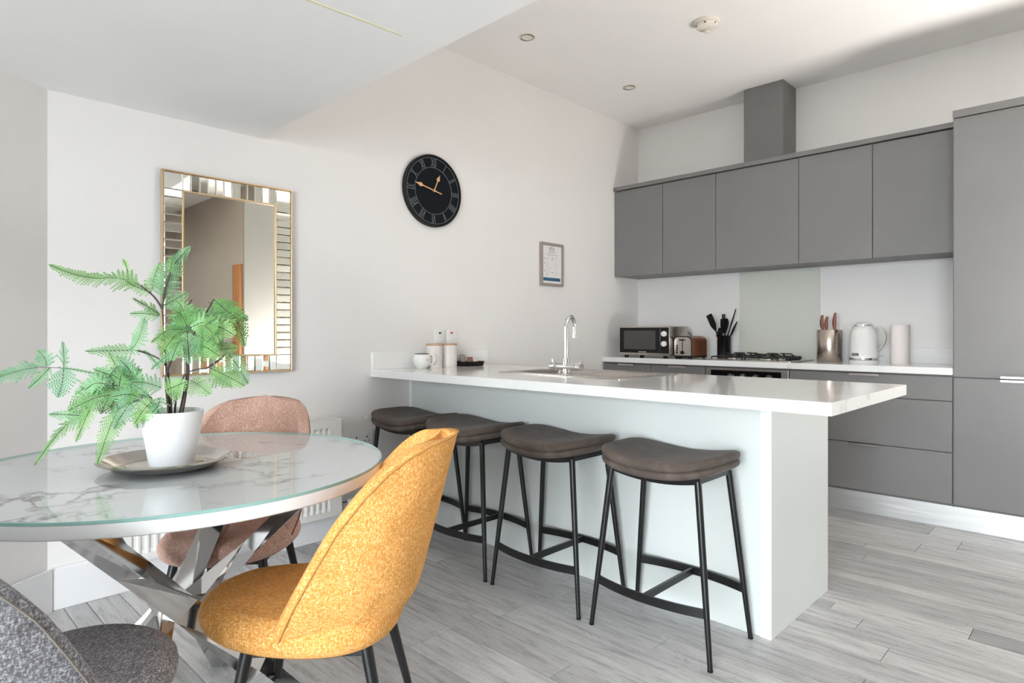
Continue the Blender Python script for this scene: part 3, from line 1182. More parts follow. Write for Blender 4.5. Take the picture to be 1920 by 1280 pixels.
# keep clear of the hob plate edge
up.location = (-0.105, -0.858, CT)
pb = new()
lathe(pb, [(0, 0.0), (0.050, 0.0), (0.053, 0.004), (0.053, 0.178), (0.0535, 0.180), (0.0515, 0.180), (0.051, 0.176), (0.050, 0.008), (0, 0.008)], 36)
obj('pot_body', pb, 'black_gloss', up)
UXX, UYY = up.location.x, up.location.y


def utensil(name, label, az, lean, ln, head, roll=0.0):
    """a utensil standing in the pot: foot on the pot floor, leaning on the rim"""
    u = thing(name, label, 'utensil', (UXX - math.cos(az) * 0.022, UYY - math.sin(az) * 0.022, CT + 0.011), 0, 'black kitchen utensils in the pot')
    d = Vector((math.cos(az) * math.sin(lean), math.sin(az) * math.sin(lean), math.cos(lean)))
    side = Vector((-math.sin(az + roll), math.cos(az + roll), 0))
    nrm = d.cross(side).normalized()
    side = nrm.cross(d).normalized()
    hl = ln * 0.62
    hb_ = new()
    tube(hb_, [d * 0.0, d * 0.05, d * hl], [0.006, 0.0075, 0.0045], 10)
    obj('handle', hb_, 'black_rubber' if head != 'slot' else 'steel', u)
    b = new()
    mtx = Matrix((side, nrm, d)).transposed().to_4x4()
    if head in ('turner', 'slot', 'scraper'):
        w = {'turner': 0.040, 'slot': 0.036, 'scraper': 0.028}[head]
        out = [(-0.006, 0), (0.006, 0), (w * 0.8, 0.035), (w, 0.06), (w, ln - hl), (w * 0.9, ln - hl + 0.004), (-w * 0.9, ln - hl + 0.004), (-w, ln - hl), (-w, 0.06), (-w * 0.8, 0.035)]
        A = [b.verts.new((x, -0.0015, z)) for x, z in out]
        C = [b.verts.new((x, 0.0015, z)) for x, z in out]
        n = len(out)
        for i_ in range(n):
            b.faces.new((A[i_], A[(i_ + 1) % n], C[(i_ + 1) % n], C[i_]))
        b.faces.new(A)
        b.faces.new(C)
    elif head == 'spoon':
        lathe(b, [(0, 0), (0.012, 0.004), (0.026, 0.03), (0.030, 0.052), (0.024, 0.078), (0.010, 0.090), (0, 0.092)], 20, 0, 0, 1, 0.32)
    elif head == 'ladle':
        lathe(b, [(0, -0.008), (0.020, -0.005), (0.034, 0.010), (0.040, 0.032), (0.037, 0.032), (0.031, 0.012), (0.018, 0.0), (0, -0.003)], 24)
        b.transform(Matrix.Translation((0, 0.03, 0.02)) @ Matrix.Rotation(0.9, 4, 'X'))
    elif head == 'knife':
        out = [(-0.008, 0), (0.008, 0), (0.012, 0.05), (0.004, ln - hl), (-0.003, ln - hl + 0.004), (-0.010, 0.05)]
        A = [b.verts.new((x, -0.003, z)) for x, z in out]
        C = [b.verts.new((x, 0.003, z)) for x, z in out]
        n = len(out)
        for i_ in range(n):
            b.faces.new((A[i_], A[(i_ + 1) % n], C[(i_ + 1) % n], C[i_]))
        b.faces.new(A)
        b.faces.new(C)
    elif head == 'whisk':
        for k_ in range(6):
            a = PI * k_ / 6
            P_ = []
            for i_ in range(15):
                t = PI * i_ / 14 * 2 - PI
                P_.append((0.026 * math.sin(t) * math.cos(a), 0.026 * math.sin(t) * math.sin(a), 0.055 + 0.055 * math.cos(t)))
            tube(b, P_, 0.0013, 5)
    b.transform(Matrix.Translation(d * hl) @ mtx)
    obj('head', b, 'black_rubber', u)
    return u


utensil('slotted_turner', 'black wide turner standing upright in the middle of the utensil pot', 2.6, 0.08, 0.335, 'turner', -0.9)
utensil('basting_spoon', 'black tapered paddle leaning far out of the pot towards the toaster', 1.75, 0.40, 0.36, 'scraper', 1.2)
utensil('soup_ladle', 'black ladle with its bowl hanging over the toaster side of the pot', 1.95, 0.36, 0.27, 'ladle', 0.3)
utensil('pointed_server', 'black pointed utensil rising highest, leaning towards the hob', -1.50, 0.30, 0.39, 'knife', 0.0)
utensil('pasta_spoon', 'black oval spoon in the pot just below the tallest pointed one', -1.2, 0.17, 0.33, 'spoon', 0.4)
utensil('spatula', 'narrow black spatula at the hob edge of the pot', -1.45, 0.42, 0.30, 'knife', 0.9)
utensil('fish_slice', 'black turner with steel handle near the front of the pot', -2.6, 0.12, 0.30, 'slot', 0.6)
utensil('whisk', 'black wire whisk half hidden among the other utensils', 0.4, 0.15, 0.30, 'whisk')

# ------------------------------------------------------------------ knife block
kb_ = thing('knife_block', 'round brushed-steel knife block holding three brown-handled knives', 'knife block', (-0.155, -1.652, CT))
bm = new()
lathe(bm, [(0, 0), (0.078, 0), (0.080, 0.003), (0.080, 0.218), (0.078, 0.221), (0.074, 0.221), (0.074, 0.214), (0, 0.214)], 44)
obj('steel_body', bm, 'steel_warm', kb_)
obj('slot_insert', lathe(new(), [(0, 0.2145), (0.073, 0.2145), (0.073, 0.2165), (0, 0.2165)], 32), 'black_rubber', kb_)
for (dy, lean, ht, lab) in ((0.040, -0.03, 0.108, 'leftmost brown-handled knife in the steel block'), (0.016, 0.06, 0.096, 'shorter brown-handled knife touching the leftmost one'), (-0.038, 0.03, 0.122, 'brown-handled knife standing apart on the kettle side of the block')):
    kn = thing('kitchen_knife', lab, 'knife', (-0.165, -1.652 + dy, CT + 0.2175), 0, 'knives in the steel block')
    h = new()
    prof = [(0.009, 0.0), (0.0095, 0.012), (0.013, 0.035), (0.0125, 0.060), (0.010, 0.085), (0.0085, 0.1), (0.005, 0.106)]
    A_, C_ = [], []
    loops = []
    for w, z in prof:
        z = z / 0.106 * ht
        cy_ = -math.sin(lean) * z + 0.006 * math.sin(z / ht * PI)
        loops.append([(0.007 * math.cos(a), cy_ + w * math.sin(a), z) for a in [2 * PI * q / 12 for q in range(12)]])
    loft(h, loops, True, True)
    obj('handle', h, 'wood_dark', kn)
    obj('bolster', B(-0.005, 0.005, -0.012, 0.012, -0.0005, 0.004, 0.001, 1), 'steel', kn)

# ------------------------------------------------------------------ kettle
kt = thing('kettle', 'white textured kettle with chrome handle and base band', 'kettle', (-0.165, -1.868, CT))
bs = new()
lathe(bs, [(0, 0), (0.084, 0), (0.087, 0.004), (0.086, 0.012), (0.080, 0.018), (0, 0.018)], 44)
obj('power_base', bs, 'ceramic', kt)
cb = new()
lathe(cb, [(0, 0.0185), (0.0835, 0.0185), (0.0845, 0.023), (0.0835, 0.032), (0, 0.032)], 44)
obj('chrome_band', cb, 'chrome', kt)
bd = new()
Hn, Sn = 22, 56
grid = []
for i in range(Hn + 1):
    z = 0.0325 + 0.215 * i / Hn
    t = i / Hn
    r = 0.0825 - 0.004 * t if t < 0.72 else 0.0825 - 0.00288 - 0.027 * ((t - 0.72) / 0.28) ** 2
    L = []
    for k in range(Sn):
        a = 2 * PI * k / Sn
        rr = r
        if 2 <= i <= Hn - 6 and (i + k) % 2 == 0:
            rr += 0.0016
        L.append(bd.verts.new((rr * math.cos(a), rr * math.sin(a), z)))
    grid.append(L)
for i in range(Hn):
    for k in range(Sn):
        k2 = (k + 1) % Sn
        if (i + k) % 2 == 0:
            bd.faces.new((grid[i][k], grid[i][k2], grid[i + 1][k2]))
            bd.faces.new((grid[i][k], grid[i + 1][k2], grid[i + 1][k]))
        else:
            bd.faces.new((grid[i][k], grid[i][k2], grid[i + 1][k]))
            bd.faces.new((grid[i][k2], grid[i + 1][k2], grid[i + 1][k]))
bd.faces.new(grid[0])
bd.faces.new(grid[-1])
obj('body', bd, 'ceramic', kt, sharp=2)
ld = new()
lathe(ld, [(0, 0.268), (0.020, 0.267), (0.040, 0.263), (0.050, 0.258), (0.0540, 0.2530), (0.0545, 0.2480), (0, 0.2480)], 36)
obj('lid', ld, 'ceramic', kt)
lr = new()
lathe(lr, [(0.0545, 0.246), (0.0578, 0.247), (0.0578, 0.252), (0.0545, 0.2525)], 36)
obj('lid_ring', lr, 'chrome', kt)
hd2 = new()
hp = smooth_path([(0, -0.068, 0.228), (0, -0.094, 0.233), (0, -0.119, 0.216), (0, -0.131, 0.178), (0, -0.124, 0.135), (0, -0.102, 0.100), (0, -0.081, 0.082)], 6)
bar(hd2, hp, 0.020, 0.012, (1, 0, 0))
obj('handle', hd2, 'steel', kt)
spb = new()
loft(spb, [[(-0.012, 0.070, 0.218), (0.012, 0.070, 0.218), (0.014, 0.064, 0.242), (-0.014, 0.064, 0.242)], [(-0.004, 0.092, 0.234), (0.004, 0.092, 0.234), (0.006, 0.092, 0.243), (-0.006, 0.092, 0.243)]], True, True)
obj('spout', spb, 'ceramic', kt)
pg = new()
box(pg, -0.0015, 0.0015, -0.024, 0.024, -0.0085, 0.0085, 0.001, 1)
th_ = PI - 0.45
bx_, by_ = 0.0845 * math.cos(PI - 0.35), 0.0845 * math.sin(PI - 0.35)
pg.transform(Matrix.Translation((bx_, by_, 0.056)) @ Matrix.Rotation(-0.35, 4, 'Z'))
bdg = obj('badge', pg, 'ink_dark', kt)
lt = new()
for k in range(7):
    box(lt, -0.0022, -0.0014, -0.018 + k * 0.0055, -0.0150 + k * 0.0055, -0.0035, 0.0035)
lt.transform(Matrix.Translation((bx_, by_, 0.056)) @ Matrix.Rotation(-0.35, 4, 'Z'))
obj('badge_lettering', lt, 'steel', bdg)
sw = new()
bar(sw, [(0, -0.083, 0.050), (0, -0.118, 0.048)], 0.018, 0.006, (1, 0, 0))
obj('switch', sw, 'nickel', kt)
cw = new()
tube(cw, smooth_path([(0.02, -0.080, 0.006), (0.05, -0.13, 0.004), (0.09, -0.20, 0.05), (0.12, -0.20, 0.105), (0.11, -0.14, 0.125), (0.125, -0.08, 0.12)], 8), 0.003, 8)
obj('power_cord', cw, 'white_plastic', kt)

# ------------------------------------------------------------------ paper towel
pr0 = thing('paper_towel_roll', 'white paper towel roll standing right of the kettle', 'paper towel', (-0.160, -2.082, CT))
rl = new()
lathe(rl, [(0.020, 0), (0.052, 0), (0.053, 0.002), (0.053, 0.250), (0.052, 0.252), (0.020, 0.252), (0.020, 0.0)], 44)
obj('roll', rl, 'paper_roll', pr0)
obj('core', lathe(new(), [(0.0185, 0.0), (0.0198, 0.0), (0.0198, 0.251), (0.0185, 0.251), (0.0185, 0.0)], 24), 'sachet_brown', pr0)
ft = new()
bar(ft, [(-0.0537, 0.014, 0.002), (-0.0537, 0.014, 0.250)], 0.0015, 0.0008, (0, 1, 0))
obj('loose_edge', ft, 'paper_roll', pr0)

# ------------------------------------------------------------------ things on the breakfast bar by the wall
mg = thing('mug', 'round white mug with dark rim and handle, left of the canisters', 'mug', (-2.515, -0.105, PT))
b = new()
lathe(b, [(0, 0), (0.028, 0), (0.030, 0.002), (0.044, 0.014), (0.053, 0.034), (0.055, 0.052), (0.051, 0.070), (0.044, 0.084), (0.0425, 0.0865), (0.0405, 0.084), (0.048, 0.066), (0.051, 0.050), (0.048, 0.030), (0.036, 0.012), (0, 0.008)], 44)
obj('cup', b, 'ceramic', mg)
b = new()
lathe(b, [(0.0405, 0.0840), (0.0425, 0.0872), (0.0448, 0.0845), (0.0435, 0.0825), (0.0405, 0.0840)], 44)
obj('dark_rim', b, 'ink_dark', mg)
b = new()
dh = Vector((0.62, -0.78, 0)).normalized()
hp = [dh * 0.046 + Vector((0, 0, 0.078)), dh * 0.066 + Vector((0, 0, 0.084)), dh * 0.078 + Vector((0, 0, 0.066)), dh * 0.078 + Vector((0, 0, 0.046)), dh * 0.066 + Vector((0, 0, 0.028)), dh * 0.050 + Vector((0, 0, 0.024))]
tube(b, smooth_path(hp, 5), 0.0055, 10)
obj('handle', b, 'ceramic', mg)
b = new()
am = math.atan2(-0.70, -0.18)
for k, (w_, z_) in enumerate([(0.10, 0.052), (0.06, 0.050), (0.09, 0.051), (0.05, 0.053), (0.10, 0.050), (0.07, 0.052)]):
    a = am + 0.02 + k * 0.115
    r = 0.0553
    bar(b, [(r * math.cos(a), r * math.sin(a), z_), (r * math.cos(a + w_ * 0.8), r * math.sin(a + w_ * 0.8), z_ + 0.003 * (-1) ** k)], 0.0016, 0.0008)
    bar(b, [(r * math.cos(a), r * math.sin(a), z_ - 0.005), (r * math.cos(a), r * math.sin(a), z_ + 0.005)], 0.0016, 0.0008, (-math.sin(a), math.cos(a), 0))
obj('lettering', b, 'ink_grey', mg)

for (x, y, lab) in ((-2.415, -0.098, 'marble-look canister with wood lid next to the white mug'), (-2.297, -0.098, 'marble-look canister with wood lid next to the black tray')):
    c_ = thing('canister', lab, 'canister', (x, y, PT), 0, 'marble-look canisters on the breakfast bar')
    b = new()
    lathe(b, [(0, 0), (0.0475, 0), (0.049, 0.002), (0.049, 0.132), (0.048, 0.134), (0, 0.134)], 40)
    obj('jar', b, 'marble_can', c_)
    b = new()
    lathe(b, [(0, 0.1345), (0.0485, 0.1345), (0.0495, 0.137), (0.0495, 0.144), (0.048, 0.146), (0, 0.146)], 40)
    obj('lid', b, 'wood_lid', c_)

tr = thing('sachet_tray', 'small black tray of drink sachets in the marble corner', 'tray', (-2.130, -0.105, PT))
b = new()
loft(b, [rrect(-0.070, 0.070, -0.055, 0.055, 0.008, 0.0), rrect(-0.078, 0.078, -0.062, 0.062, 0.010, 0.030), rrect(-0.075, 0.075, -0.059, 0.059, 0.009, 0.030), rrect(-0.067, 0.067, -0.052, 0.052, 0.007, 0.004)], True, True)
obj('tray_body', b, 'black_gloss', tr)
sach = [('sachet', 'grey sachet at the canister end of the black tray', 'sachet_grey', (-0.045, 0.00), 0.3, 0.058),
        ('sachet', 'brown sachet in the middle of the black tray', 'sachet_brown', (-0.008, -0.02), -0.1, 0.050),
        ('sachet', 'white sachet at the open end of the black tray', 'paper', (0.035, -0.025), 0.25, 0.048),
        ('sachet', 'tall grey sachet leaning at the back of the black tray', 'sachet_grey', (-0.02, 0.035), 0.0, 0.066)]
for nm, lab, mt, (dx, dy), rz, h in sach:
    s = thing(nm, lab, 'sachet', (tr.location.x + dx, tr.location.y + dy, PT + 0.0045), rz, 'drink sachets in the black tray')
    b = new()
    loft(b, [rrect(-0.024, 0.024, -0.001, 0.001, 0.0008, 0.0, 1), rrect(-0.024, 0.024, -0.006, 0.006, 0.004, 0.012, 1), rrect(-0.024, 0.024, -0.005, 0.005, 0.004, h - 0.014, 1), rrect(-0.024, 0.024, -0.001, 0.001, 0.0008, h, 1)], True, True)
    b.transform(Matrix.Rotation(-0.25, 4, 'X'))
    obj('packet', b, mt, s)
    b = B(-0.024, 0.024, -0.0006, 0.0006, 0, 0.006)
    b.transform(Matrix.Rotation(-0.25, 4, 'X') @ Matrix.Translation((0, 0, h - 0.002)))
    obj('crimped_end', b, mt, s)

# ------------------------------------------------------------------ wall sockets
def socket(name, label, cx, cz, w, h, gangs, red=False):
    t = thing(name, label, 'socket', (cx, -0.001, cz))
    obj('plate', B(-w / 2, w / 2, -0.009, 0.0, -h / 2, h / 2, 0.002, 2), 'white_plastic', t)
    for gx in gangs:
        b = new()
        box(b, gx - 0.0035, gx + 0.0035, -0.0098, -0.0088, 0.004, 0.014)
        box(b, gx - 0.016, gx - 0.008, -0.0098, -0.0088, -0.016, -0.011)
        box(b, gx + 0.008, gx + 0.016, -0.0098, -0.0088, -0.016, -0.011)
        obj('pin_holes', b, 'gap', t)
        obj('switch', B(gx - 0.006, gx + 0.006, -0.0115, -0.0085, 0.020, 0.034, 0.001, 1), 'red' if red else 'white_plastic', t)
    return t


s1 = socket('switched_spur', 'white switch plate with dark rocker above the first canister', -2.298, 1.098, 0.086, 0.086, [])
obj('switch', B(-0.010, 0.010, -0.0125, -0.0085, 0.018, 0.028, 0.001, 1), 'gap', s1)
obj('fuse_cover', B(-0.016, 0.016, -0.0105, -0.0085, -0.024, -0.004, 0.001, 1), 'white_plastic', s1)
s2 = socket('switched_spur', 'white switch plate with red mark above the second canister', -2.202, 1.098, 0.086, 0.086, [])
obj('switch', B(-0.010, 0.010, -0.0125, -0.0085, 0.018, 0.030, 0.001, 1), 'red', s2)
obj('fuse_cover', B(-0.016, 0.016, -0.0105, -0.0085, -0.024, -0.004, 0.001, 1), 'white_plastic', s2)
socket('wall_socket', 'white double wall socket low between radiator and first stool', -2.868, 0.520, 0.146, 0.086, [-0.034, 0.034])
wh = new()
lathe(wh, [(0, 0.0), (0.010, 0.0), (0.010, 0.006), (0.006, 0.010), (0, 0.010)], 16)
wh.transform(Matrix.Translation((-2.83, -0.001, 0.635)) @ Matrix.Rotation(PI / 2, 4, 'X'))
tag(obj('wall_stop', wh, 'white_plastic'), 'tiny white round stop on the wall above the double socket', 'wall stop')

# ------------------------------------------------------------------ clock
ck = thing('wall_clock', 'round black wall clock with copper hands and grey roman numerals', 'clock', (-2.359, -0.001, 2.0085))
CR = 0.2245
b = new()
disc_y(b, 0, 0, 0.0, -0.022, CR - 0.004, 72)
obj('dial', b, 'clock_black', ck)
b = new()
lathe(b, [(CR - 0.010, 0.0), (CR, 0.0), (CR, 0.026), (CR - 0.004, 0.030), (CR - 0.010, 0.028), (CR - 0.010, 0.0)], 72)
b.transform(Matrix.Rotation(PI / 2, 4, 'X'))
obj('rim', b, 'clock_rim', ck)
for r in (0.205, 0.145):
    b = new()
    lathe(b, [(r - 0.0012, 0.022), (r + 0.0012, 0.022), (r + 0.0012, 0.0232), (r - 0.0012, 0.0232), (r - 0.0012, 0.022)], 72)
    b.transform(Matrix.Rotation(PI / 2, 4, 'X'))
    obj('chapter_ring', b, 'clock_mark', ck)
ROM = ['XII', 'I', 'II', 'III', 'IIII', 'V', 'VI', 'VII', 'VIII', 'IX', 'X', 'XI']
WD = {'I': 0.010, 'V': 0.022, 'X': 0.024}
for k, s in enumerate(ROM):
    b = new()
    tot = sum(WD[c] for c in s)
    x = -tot / 2
    r0, r1 = 0.149, 0.201
    for c in s:
        w = WD[c]
        if c == 'I':
            segs = [((x + w / 2, r0), (x + w / 2, r1))]
        elif c == 'V':
            segs = [((x + w / 2, r0), (x + 0.003, r1)), ((x + w / 2, r0), (x + w - 0.003, r1))]
        else:
            segs = [((x + 0.003, r0), (x + w - 0.003, r1)), ((x + w - 0.003, r0), (x + 0.003, r1))]
        for (p, q) in segs:
            bar(b, [(p[0], -0.0226, p[1]), (q[0], -0.0226, q[1])], 0.0030, 0.0012, (1, 0, 0))
        x += w
    # seen from the room, clockwise runs towards +X
    b.transform(Matrix.Rotation(2 * PI * k / 12, 4, 'Y'))
    obj('numeral', b, 'clock_mark', ck)


def hand(pts_w, name, ang, y):
    b = new()
    A = [b.verts.new((x, y, z)) for x, z in pts_w] + []
    C = [b.verts.new((x, y - 0.003, z)) for x, z in pts_w]
    n = len(A)
    for i_ in range(n):
        b.faces.new((A[i_], A[(i_ + 1) % n], C[(i_ + 1) % n], C[i_]))
    b.faces.new(A)
    b.faces.new(C)
    b.transform(Matrix.Rotation(ang, 4, 'Y'))
    obj(name, b, 'brass', ck)


def hand_shape(ln, w, tail):
    return [(-w, -tail), (w, -tail), (w, ln * 0.58), (w * 4.2, ln * 0.70), (w * 1.5, ln * 0.85), (0, ln), (-w * 1.5, ln * 0.85), (-w * 4.2, ln * 0.70), (-w, ln * 0.58)]


hand(hand_shape(0.155, 0.0032, 0.060), 'minute_hand', math.radians(-78), -0.029)
hand(hand_shape(0.115, 0.0032, 0.0), 'hour_hand', math.radians(24), -0.025)
b = new()
disc_y(b, 0, 0, -0.022, -0.035, 0.008, 20)
obj('hub', b, 'brass', ck)

# ------------------------------------------------------------------ framed notice
fx0, fx1, fz0, fz1 = -1.340, -1.079, 1.476, 1.801
fr = thing('framed_notice', 'small taupe-framed printed notice with a navy band on the wall', 'notice', ((fx0 + fx1) / 2, -0.001, (fz0 + fz1) / 2))
fw, fh = (fx1 - fx0) / 2, (fz1 - fz0) / 2
b = new()
t_ = 0.020
box(b, -fw, fw, -0.022, 0, fh - t_, fh, 0.002, 1)
box(b, -fw, fw, -0.022, 0, -fh, -fh + t_, 0.002, 1)
box(b, -fw, -fw + t_, -0.022, 0, -fh + t_, fh - t_, 0.002, 1)
box(b, fw - t_, fw, -0.022, 0, -fh + t_, fh - t_, 0.002, 1)
obj('frame', b, 'frame_taupe', fr)
sh = obj('sheet', B(-fw + t_, fw - t_, -0.012, -0.004, -fh + t_, fh - t_), 'paper', fr)
b = B(-fw + t_ + 0.012, fw - t_ - 0.012, -0.0126, -0.0121, -fh + 0.038, -fh + 0.063)
obj('navy_band', b, 'ink_blue', sh)
b = new()
for (x0, x1, z, h) in ((-0.03, -0.012, 0.108, 0.022), (-0.008, 0.006, 0.112, 0.026), (0.010, 0.028, 0.106, 0.020), (-0.038, 0.038, 0.092, 0.008), (-0.06, 0.06, 0.078, 0.003), (-0.06, 0.06, 0.069, 0.003)):
    box(b, x0, x1, -0.0126, -0.0121, z, z + h)
obj('heading_print', b, 'ink_grey', sh)
b = new()
for col, x0 in enumerate((-0.085, 0.005)):
    for r_ in range(12):
        if r_ in (3, 8):
            continue
        box(b, x0 + 0.018, x0 + 0.018 + 0.05 - (r_ * 7 % 4) * 0.006, -0.0126, -0.0121, 0.052 - r_ * 0.0115, 0.0535 - r_ * 0.0115)
obj('text_print', b, 'ink_grey', sh)
b = new()
for (x, z) in ((-0.083, 0.042), (-0.083, 0.008), (-0.083, -0.05), (-0.062, -0.083), (0.005, 0.050), (0.005, 0.036), (0.005, -0.060)):
    disc_y(b, x, z, -0.0121, -0.0126, 0.0042, 12)
obj('icon_print', b, 'ink_dark', sh)

# ------------------------------------------------------------------ ceiling fittings
for (x, y, lab) in ((-1.993, -0.479, 'recessed ceiling spotlight closer to the ceiling step'), (-0.886, -0.491, 'recessed ceiling spotlight closer to the extractor chimney')):
    d = thing('spotlight', lab, 'spotlight', (x, y, HIGHZ), 0, 'recessed spotlights in the kitchen ceiling')
    b = new()
    lathe(b, [(0.046, 0.0), (0.047, -0.003), (0.040, -0.006), (0.033, -0.002), (0.033, -0.0005), (0.046, 0.0)], 32)
    obj('bezel', b, 'nickel', d)
    b = new()
    lathe(b, [(0, -0.0008), (0.033, -0.0008), (0.033, -0.0020), (0, -0.0020)], 28)
    obj('lamp', b, 'cream_plastic', d)
sd = thing('smoke_detector', 'cream round heat alarm on the kitchen ceiling', 'smoke alarm', (-1.407, -1.369, HIGHZ))
b = new()
lathe(b, [(0, 0), (0.070, 0), (0.072, -0.004), (0.070, -0.016), (0.060, -0.018), (0, -0.018)], 40)
obj('base_ring', b, 'cream_plastic', sd)
b = new()
lathe(b, [(0, -0.0185), (0.058, -0.0185), (0.062, -0.024), (0.060, -0.036), (0.045, -0.044), (0.024, -0.047), (0, -0.047)], 40)
obj('body', b, 'cream_plastic', sd)
b = new()
for k in range(8):
    a = 2 * PI * k / 8
    tube(b, [(0.018 * math.cos(a), 0.018 * math.sin(a), -0.045), (0.012 * math.cos(a), 0.012 * math.sin(a), -0.066)], 0.002, 6)
lathe(b, [(0, -0.064), (0.014, -0.064), (0.014, -0.068), (0, -0.068)], 20)
obj('sensor_cage', b, 'cream_plastic', sd)
b = new()
for k in range(6):
    a = 2 * PI * k / 6 + 0.3
    bb = box(new(), -0.005, 0.005, -0.002, 0.002, -0.003, 0.003)
    bb.transform(Matrix.Translation((0.0605 * math.cos(a), 0.0605 * math.sin(a), -0.030)) @ Matrix.Rotation(a + PI / 2, 4, 'Z'))
    merge(b, bb)
obj('vent_slots', b, 'gap', sd)

# ------------------------------------------------------------------ radiator
RX_0, RX_1, RZ_0, RZ_1 = -4.085, -3.053, 0.150, 0.660
rd = thing('radiator', 'white panel radiator under the mirror behind the pink chair', 'radiator', ((RX_0 + RX_1) / 2, -0.030, RZ_0))
rw, rh = (RX_1 - RX_0) / 2, RZ_1 - RZ_0
b = new()
# fluted front sheet
npt = []
x = -rw + 0.035
pitch = 0.0333
cnt = int((2 * rw - 0.07) / pitch)
npt.append((-rw, 0.0))
for k in range(cnt):
    xx = -rw + 0.035 + k * pitch
    npt += [(xx, 0.0), (xx + 0.006, 0.008), (xx + 0.019, 0.008), (xx + 0.025, 0.0)]
npt.append((rw, 0.0))


def flute(z, amp):
    return [b.verts.new((px_, -0.082 + py_ * amp, z)) for px_, py_ in npt]


rows = [flute(0.0, 0), flute(0.030, 0), flute(0.045, 1), flute(rh - 0.055, 1), flute(rh - 0.04, 0), flute(rh - 0.004, 0)]
for i in range(len(rows) - 1):
    for k in range(len(npt) - 1):
        b.faces.new((rows[i][k], rows[i][k + 1], rows[i + 1][k + 1], rows[i + 1][k]))
me_f = obj('front_panel', b, 'radiator', rd, sharp=20)
obj('back_panel', B(-rw + 0.01, rw - 0.01, -0.014, -0.004, 0.0, rh - 0.01, 0.003, 1), 'radiator', rd)
for s in (-1, 1):
    obj('side_cover', B(s * rw - (0.004 if s > 0 else 0), s * rw + (0.004 if s < 0 else 0), -0.082, -0.004, 0.0, rh, 0.001, 1), 'radiator', rd)
b = new()
box(b, -rw, rw, -0.083, -0.076, rh - 0.004, rh + 0.002)
box(b, -rw, rw, -0.012, -0.004, rh - 0.004, rh + 0.002)
for k in range(60):
    x = -rw + 0.01 + k * (2 * rw - 0.02) / 59
    box(b, x - 0.002, x + 0.002, -0.078, -0.010, rh - 0.004, rh)
obj('top_grille', b, 'radiator', rd)
b = new()
tube(b, [(rw, -0.045, 0.046), (rw + 0.025, -0.045, 0.046)], 0.009, 14)
tube(b, [(rw + 0.018, -0.045, 0.046), (rw + 0.048, -0.045, 0.046)], 0.013, 14)
obj('valve', b, 'chrome', rd)
b = new()
tube(b, [(rw + 0.048, -0.045, 0.046), (rw + 0.060, -0.045, 0.046), (rw + 0.115, -0.045, 0.046), (rw + 0.118, -0.045, 0.046)], [0.015, 0.018, 0.016, 0.010], 18)
obj('valve_head', b, 'white_plastic', rd)
b = new()
tube(b, [(rw + 0.035, -0.045, 0.046), (rw + 0.035, -0.045, -RZ_0 + 0.0005)], 0.0075, 12)
obj('tail_pipe', b, 'white_plastic', rd)

# ------------------------------------------------------------------ mirror
mx0, mx1, mz0, mz1 = -3.908, -3.295, 0.924, 1.856
mr = thing('wall_mirror', 'rectangular wall mirror edged with small mirror tiles and gold trim', 'mirror', ((mx0 + mx1) / 2, -0.001, (mz0 + mz1) / 2))
mw2, mh2 = (mx1 - mx0) / 2, (mz1 - mz0) / 2
TW = 0.082
obj('backing', B(-mw2 + 0.002, mw2 - 0.002, -0.020, 0.0, -mh2 + 0.002, mh2 - 0.002), 'gold', mr)
b = new()
for (x0, x1, z0, z1) in ((-mw2, mw2, mh2 - 0.006, mh2), (-mw2, mw2, -mh2, -mh2 + 0.006), (-mw2, -mw2 + 0.006, -mh2 + 0.006, mh2 - 0.006), (mw2 - 0.006, mw2, -mh2 + 0.006, mh2 - 0.006)):
    box(b, x0, x1, -0.030, -0.001, z0, z1, 0.001, 1)
obj('outer_trim', b, 'gold', mr)
ix, iz = mw2 - TW - 0.006, mh2 - TW - 0.006
b = new()
for (x0, x1, z0, z1) in ((-ix - 0.004, ix + 0.004, iz - 0.003, iz + 0.004), (-ix - 0.004, ix + 0.004, -iz - 0.004, -iz + 0.003), (-ix - 0.004, -ix + 0.003, -iz, iz), (ix - 0.003, ix + 0.004, -iz, iz)):
    box(b, x0, x1, -0.033, -0.018, z0, z1, 0.001, 1)
obj('inner_trim', b, 'gold', mr)
obj('glass', B(-ix, ix, -0.022, -0.020, -iz, iz), 'mirror', mr)


def tile(cx_, cz_, w, h):
    b = new()
    g = 0.0008
    be = 0.0035
    w2, h2 = w / 2 - g, h / 2 - g
    P0 = [(-w2, 0.0, -h2), (w2, 0.0, -h2), (w2, 0.0, h2), (-w2, 0.0, h2)]
    P1 = [(-w2, -0.004, -h2), (w2, -0.004, -h2), (w2, -0.004, h2), (-w2, -0.004, h2)]
    P2 = [(-w2 + be, -0.0062, -h2 + be), (w2 - be, -0.0062, -h2 + be), (w2 - be, -0.0062, h2 - be), (-w2 + be, -0.0062, h2 - be)]
    loft(b, [P0, P1, P2], True, True)
    o = obj('mirror_tile', b, 'mirror_tile', mr, sharp=5)
    o.location = (cx_, -0.0215, cz_)
    o.rotation_euler = (math.radians(rnd.uniform(-1.6, 1.6)), 0, math.radians(rnd.uniform(-2.0, 2.0)))


IW, IH = 2 * ix + 0.008, 2 * iz + 0.008
for k in range(12):
    for s in (-1, 1):
        tile(-IW / 2 + IW / 12 * (k + 0.5), s * (mh2 - 0.006 - TW / 2), IW / 12, TW - 0.002)
for k in range(20):
    for s in (-1, 1):
        tile(s * (mw2 - 0.006 - TW / 2), -IH / 2 + IH / 20 * (k + 0.5), TW - 0.002, IH / 20)
for sx in (-1, 1):
    for sz in (-1, 1):
        tile(sx * (mw2 - 0.006 - TW / 2), sz * (mh2 - 0.006 - TW / 2), TW - 0.002, TW - 0.002)


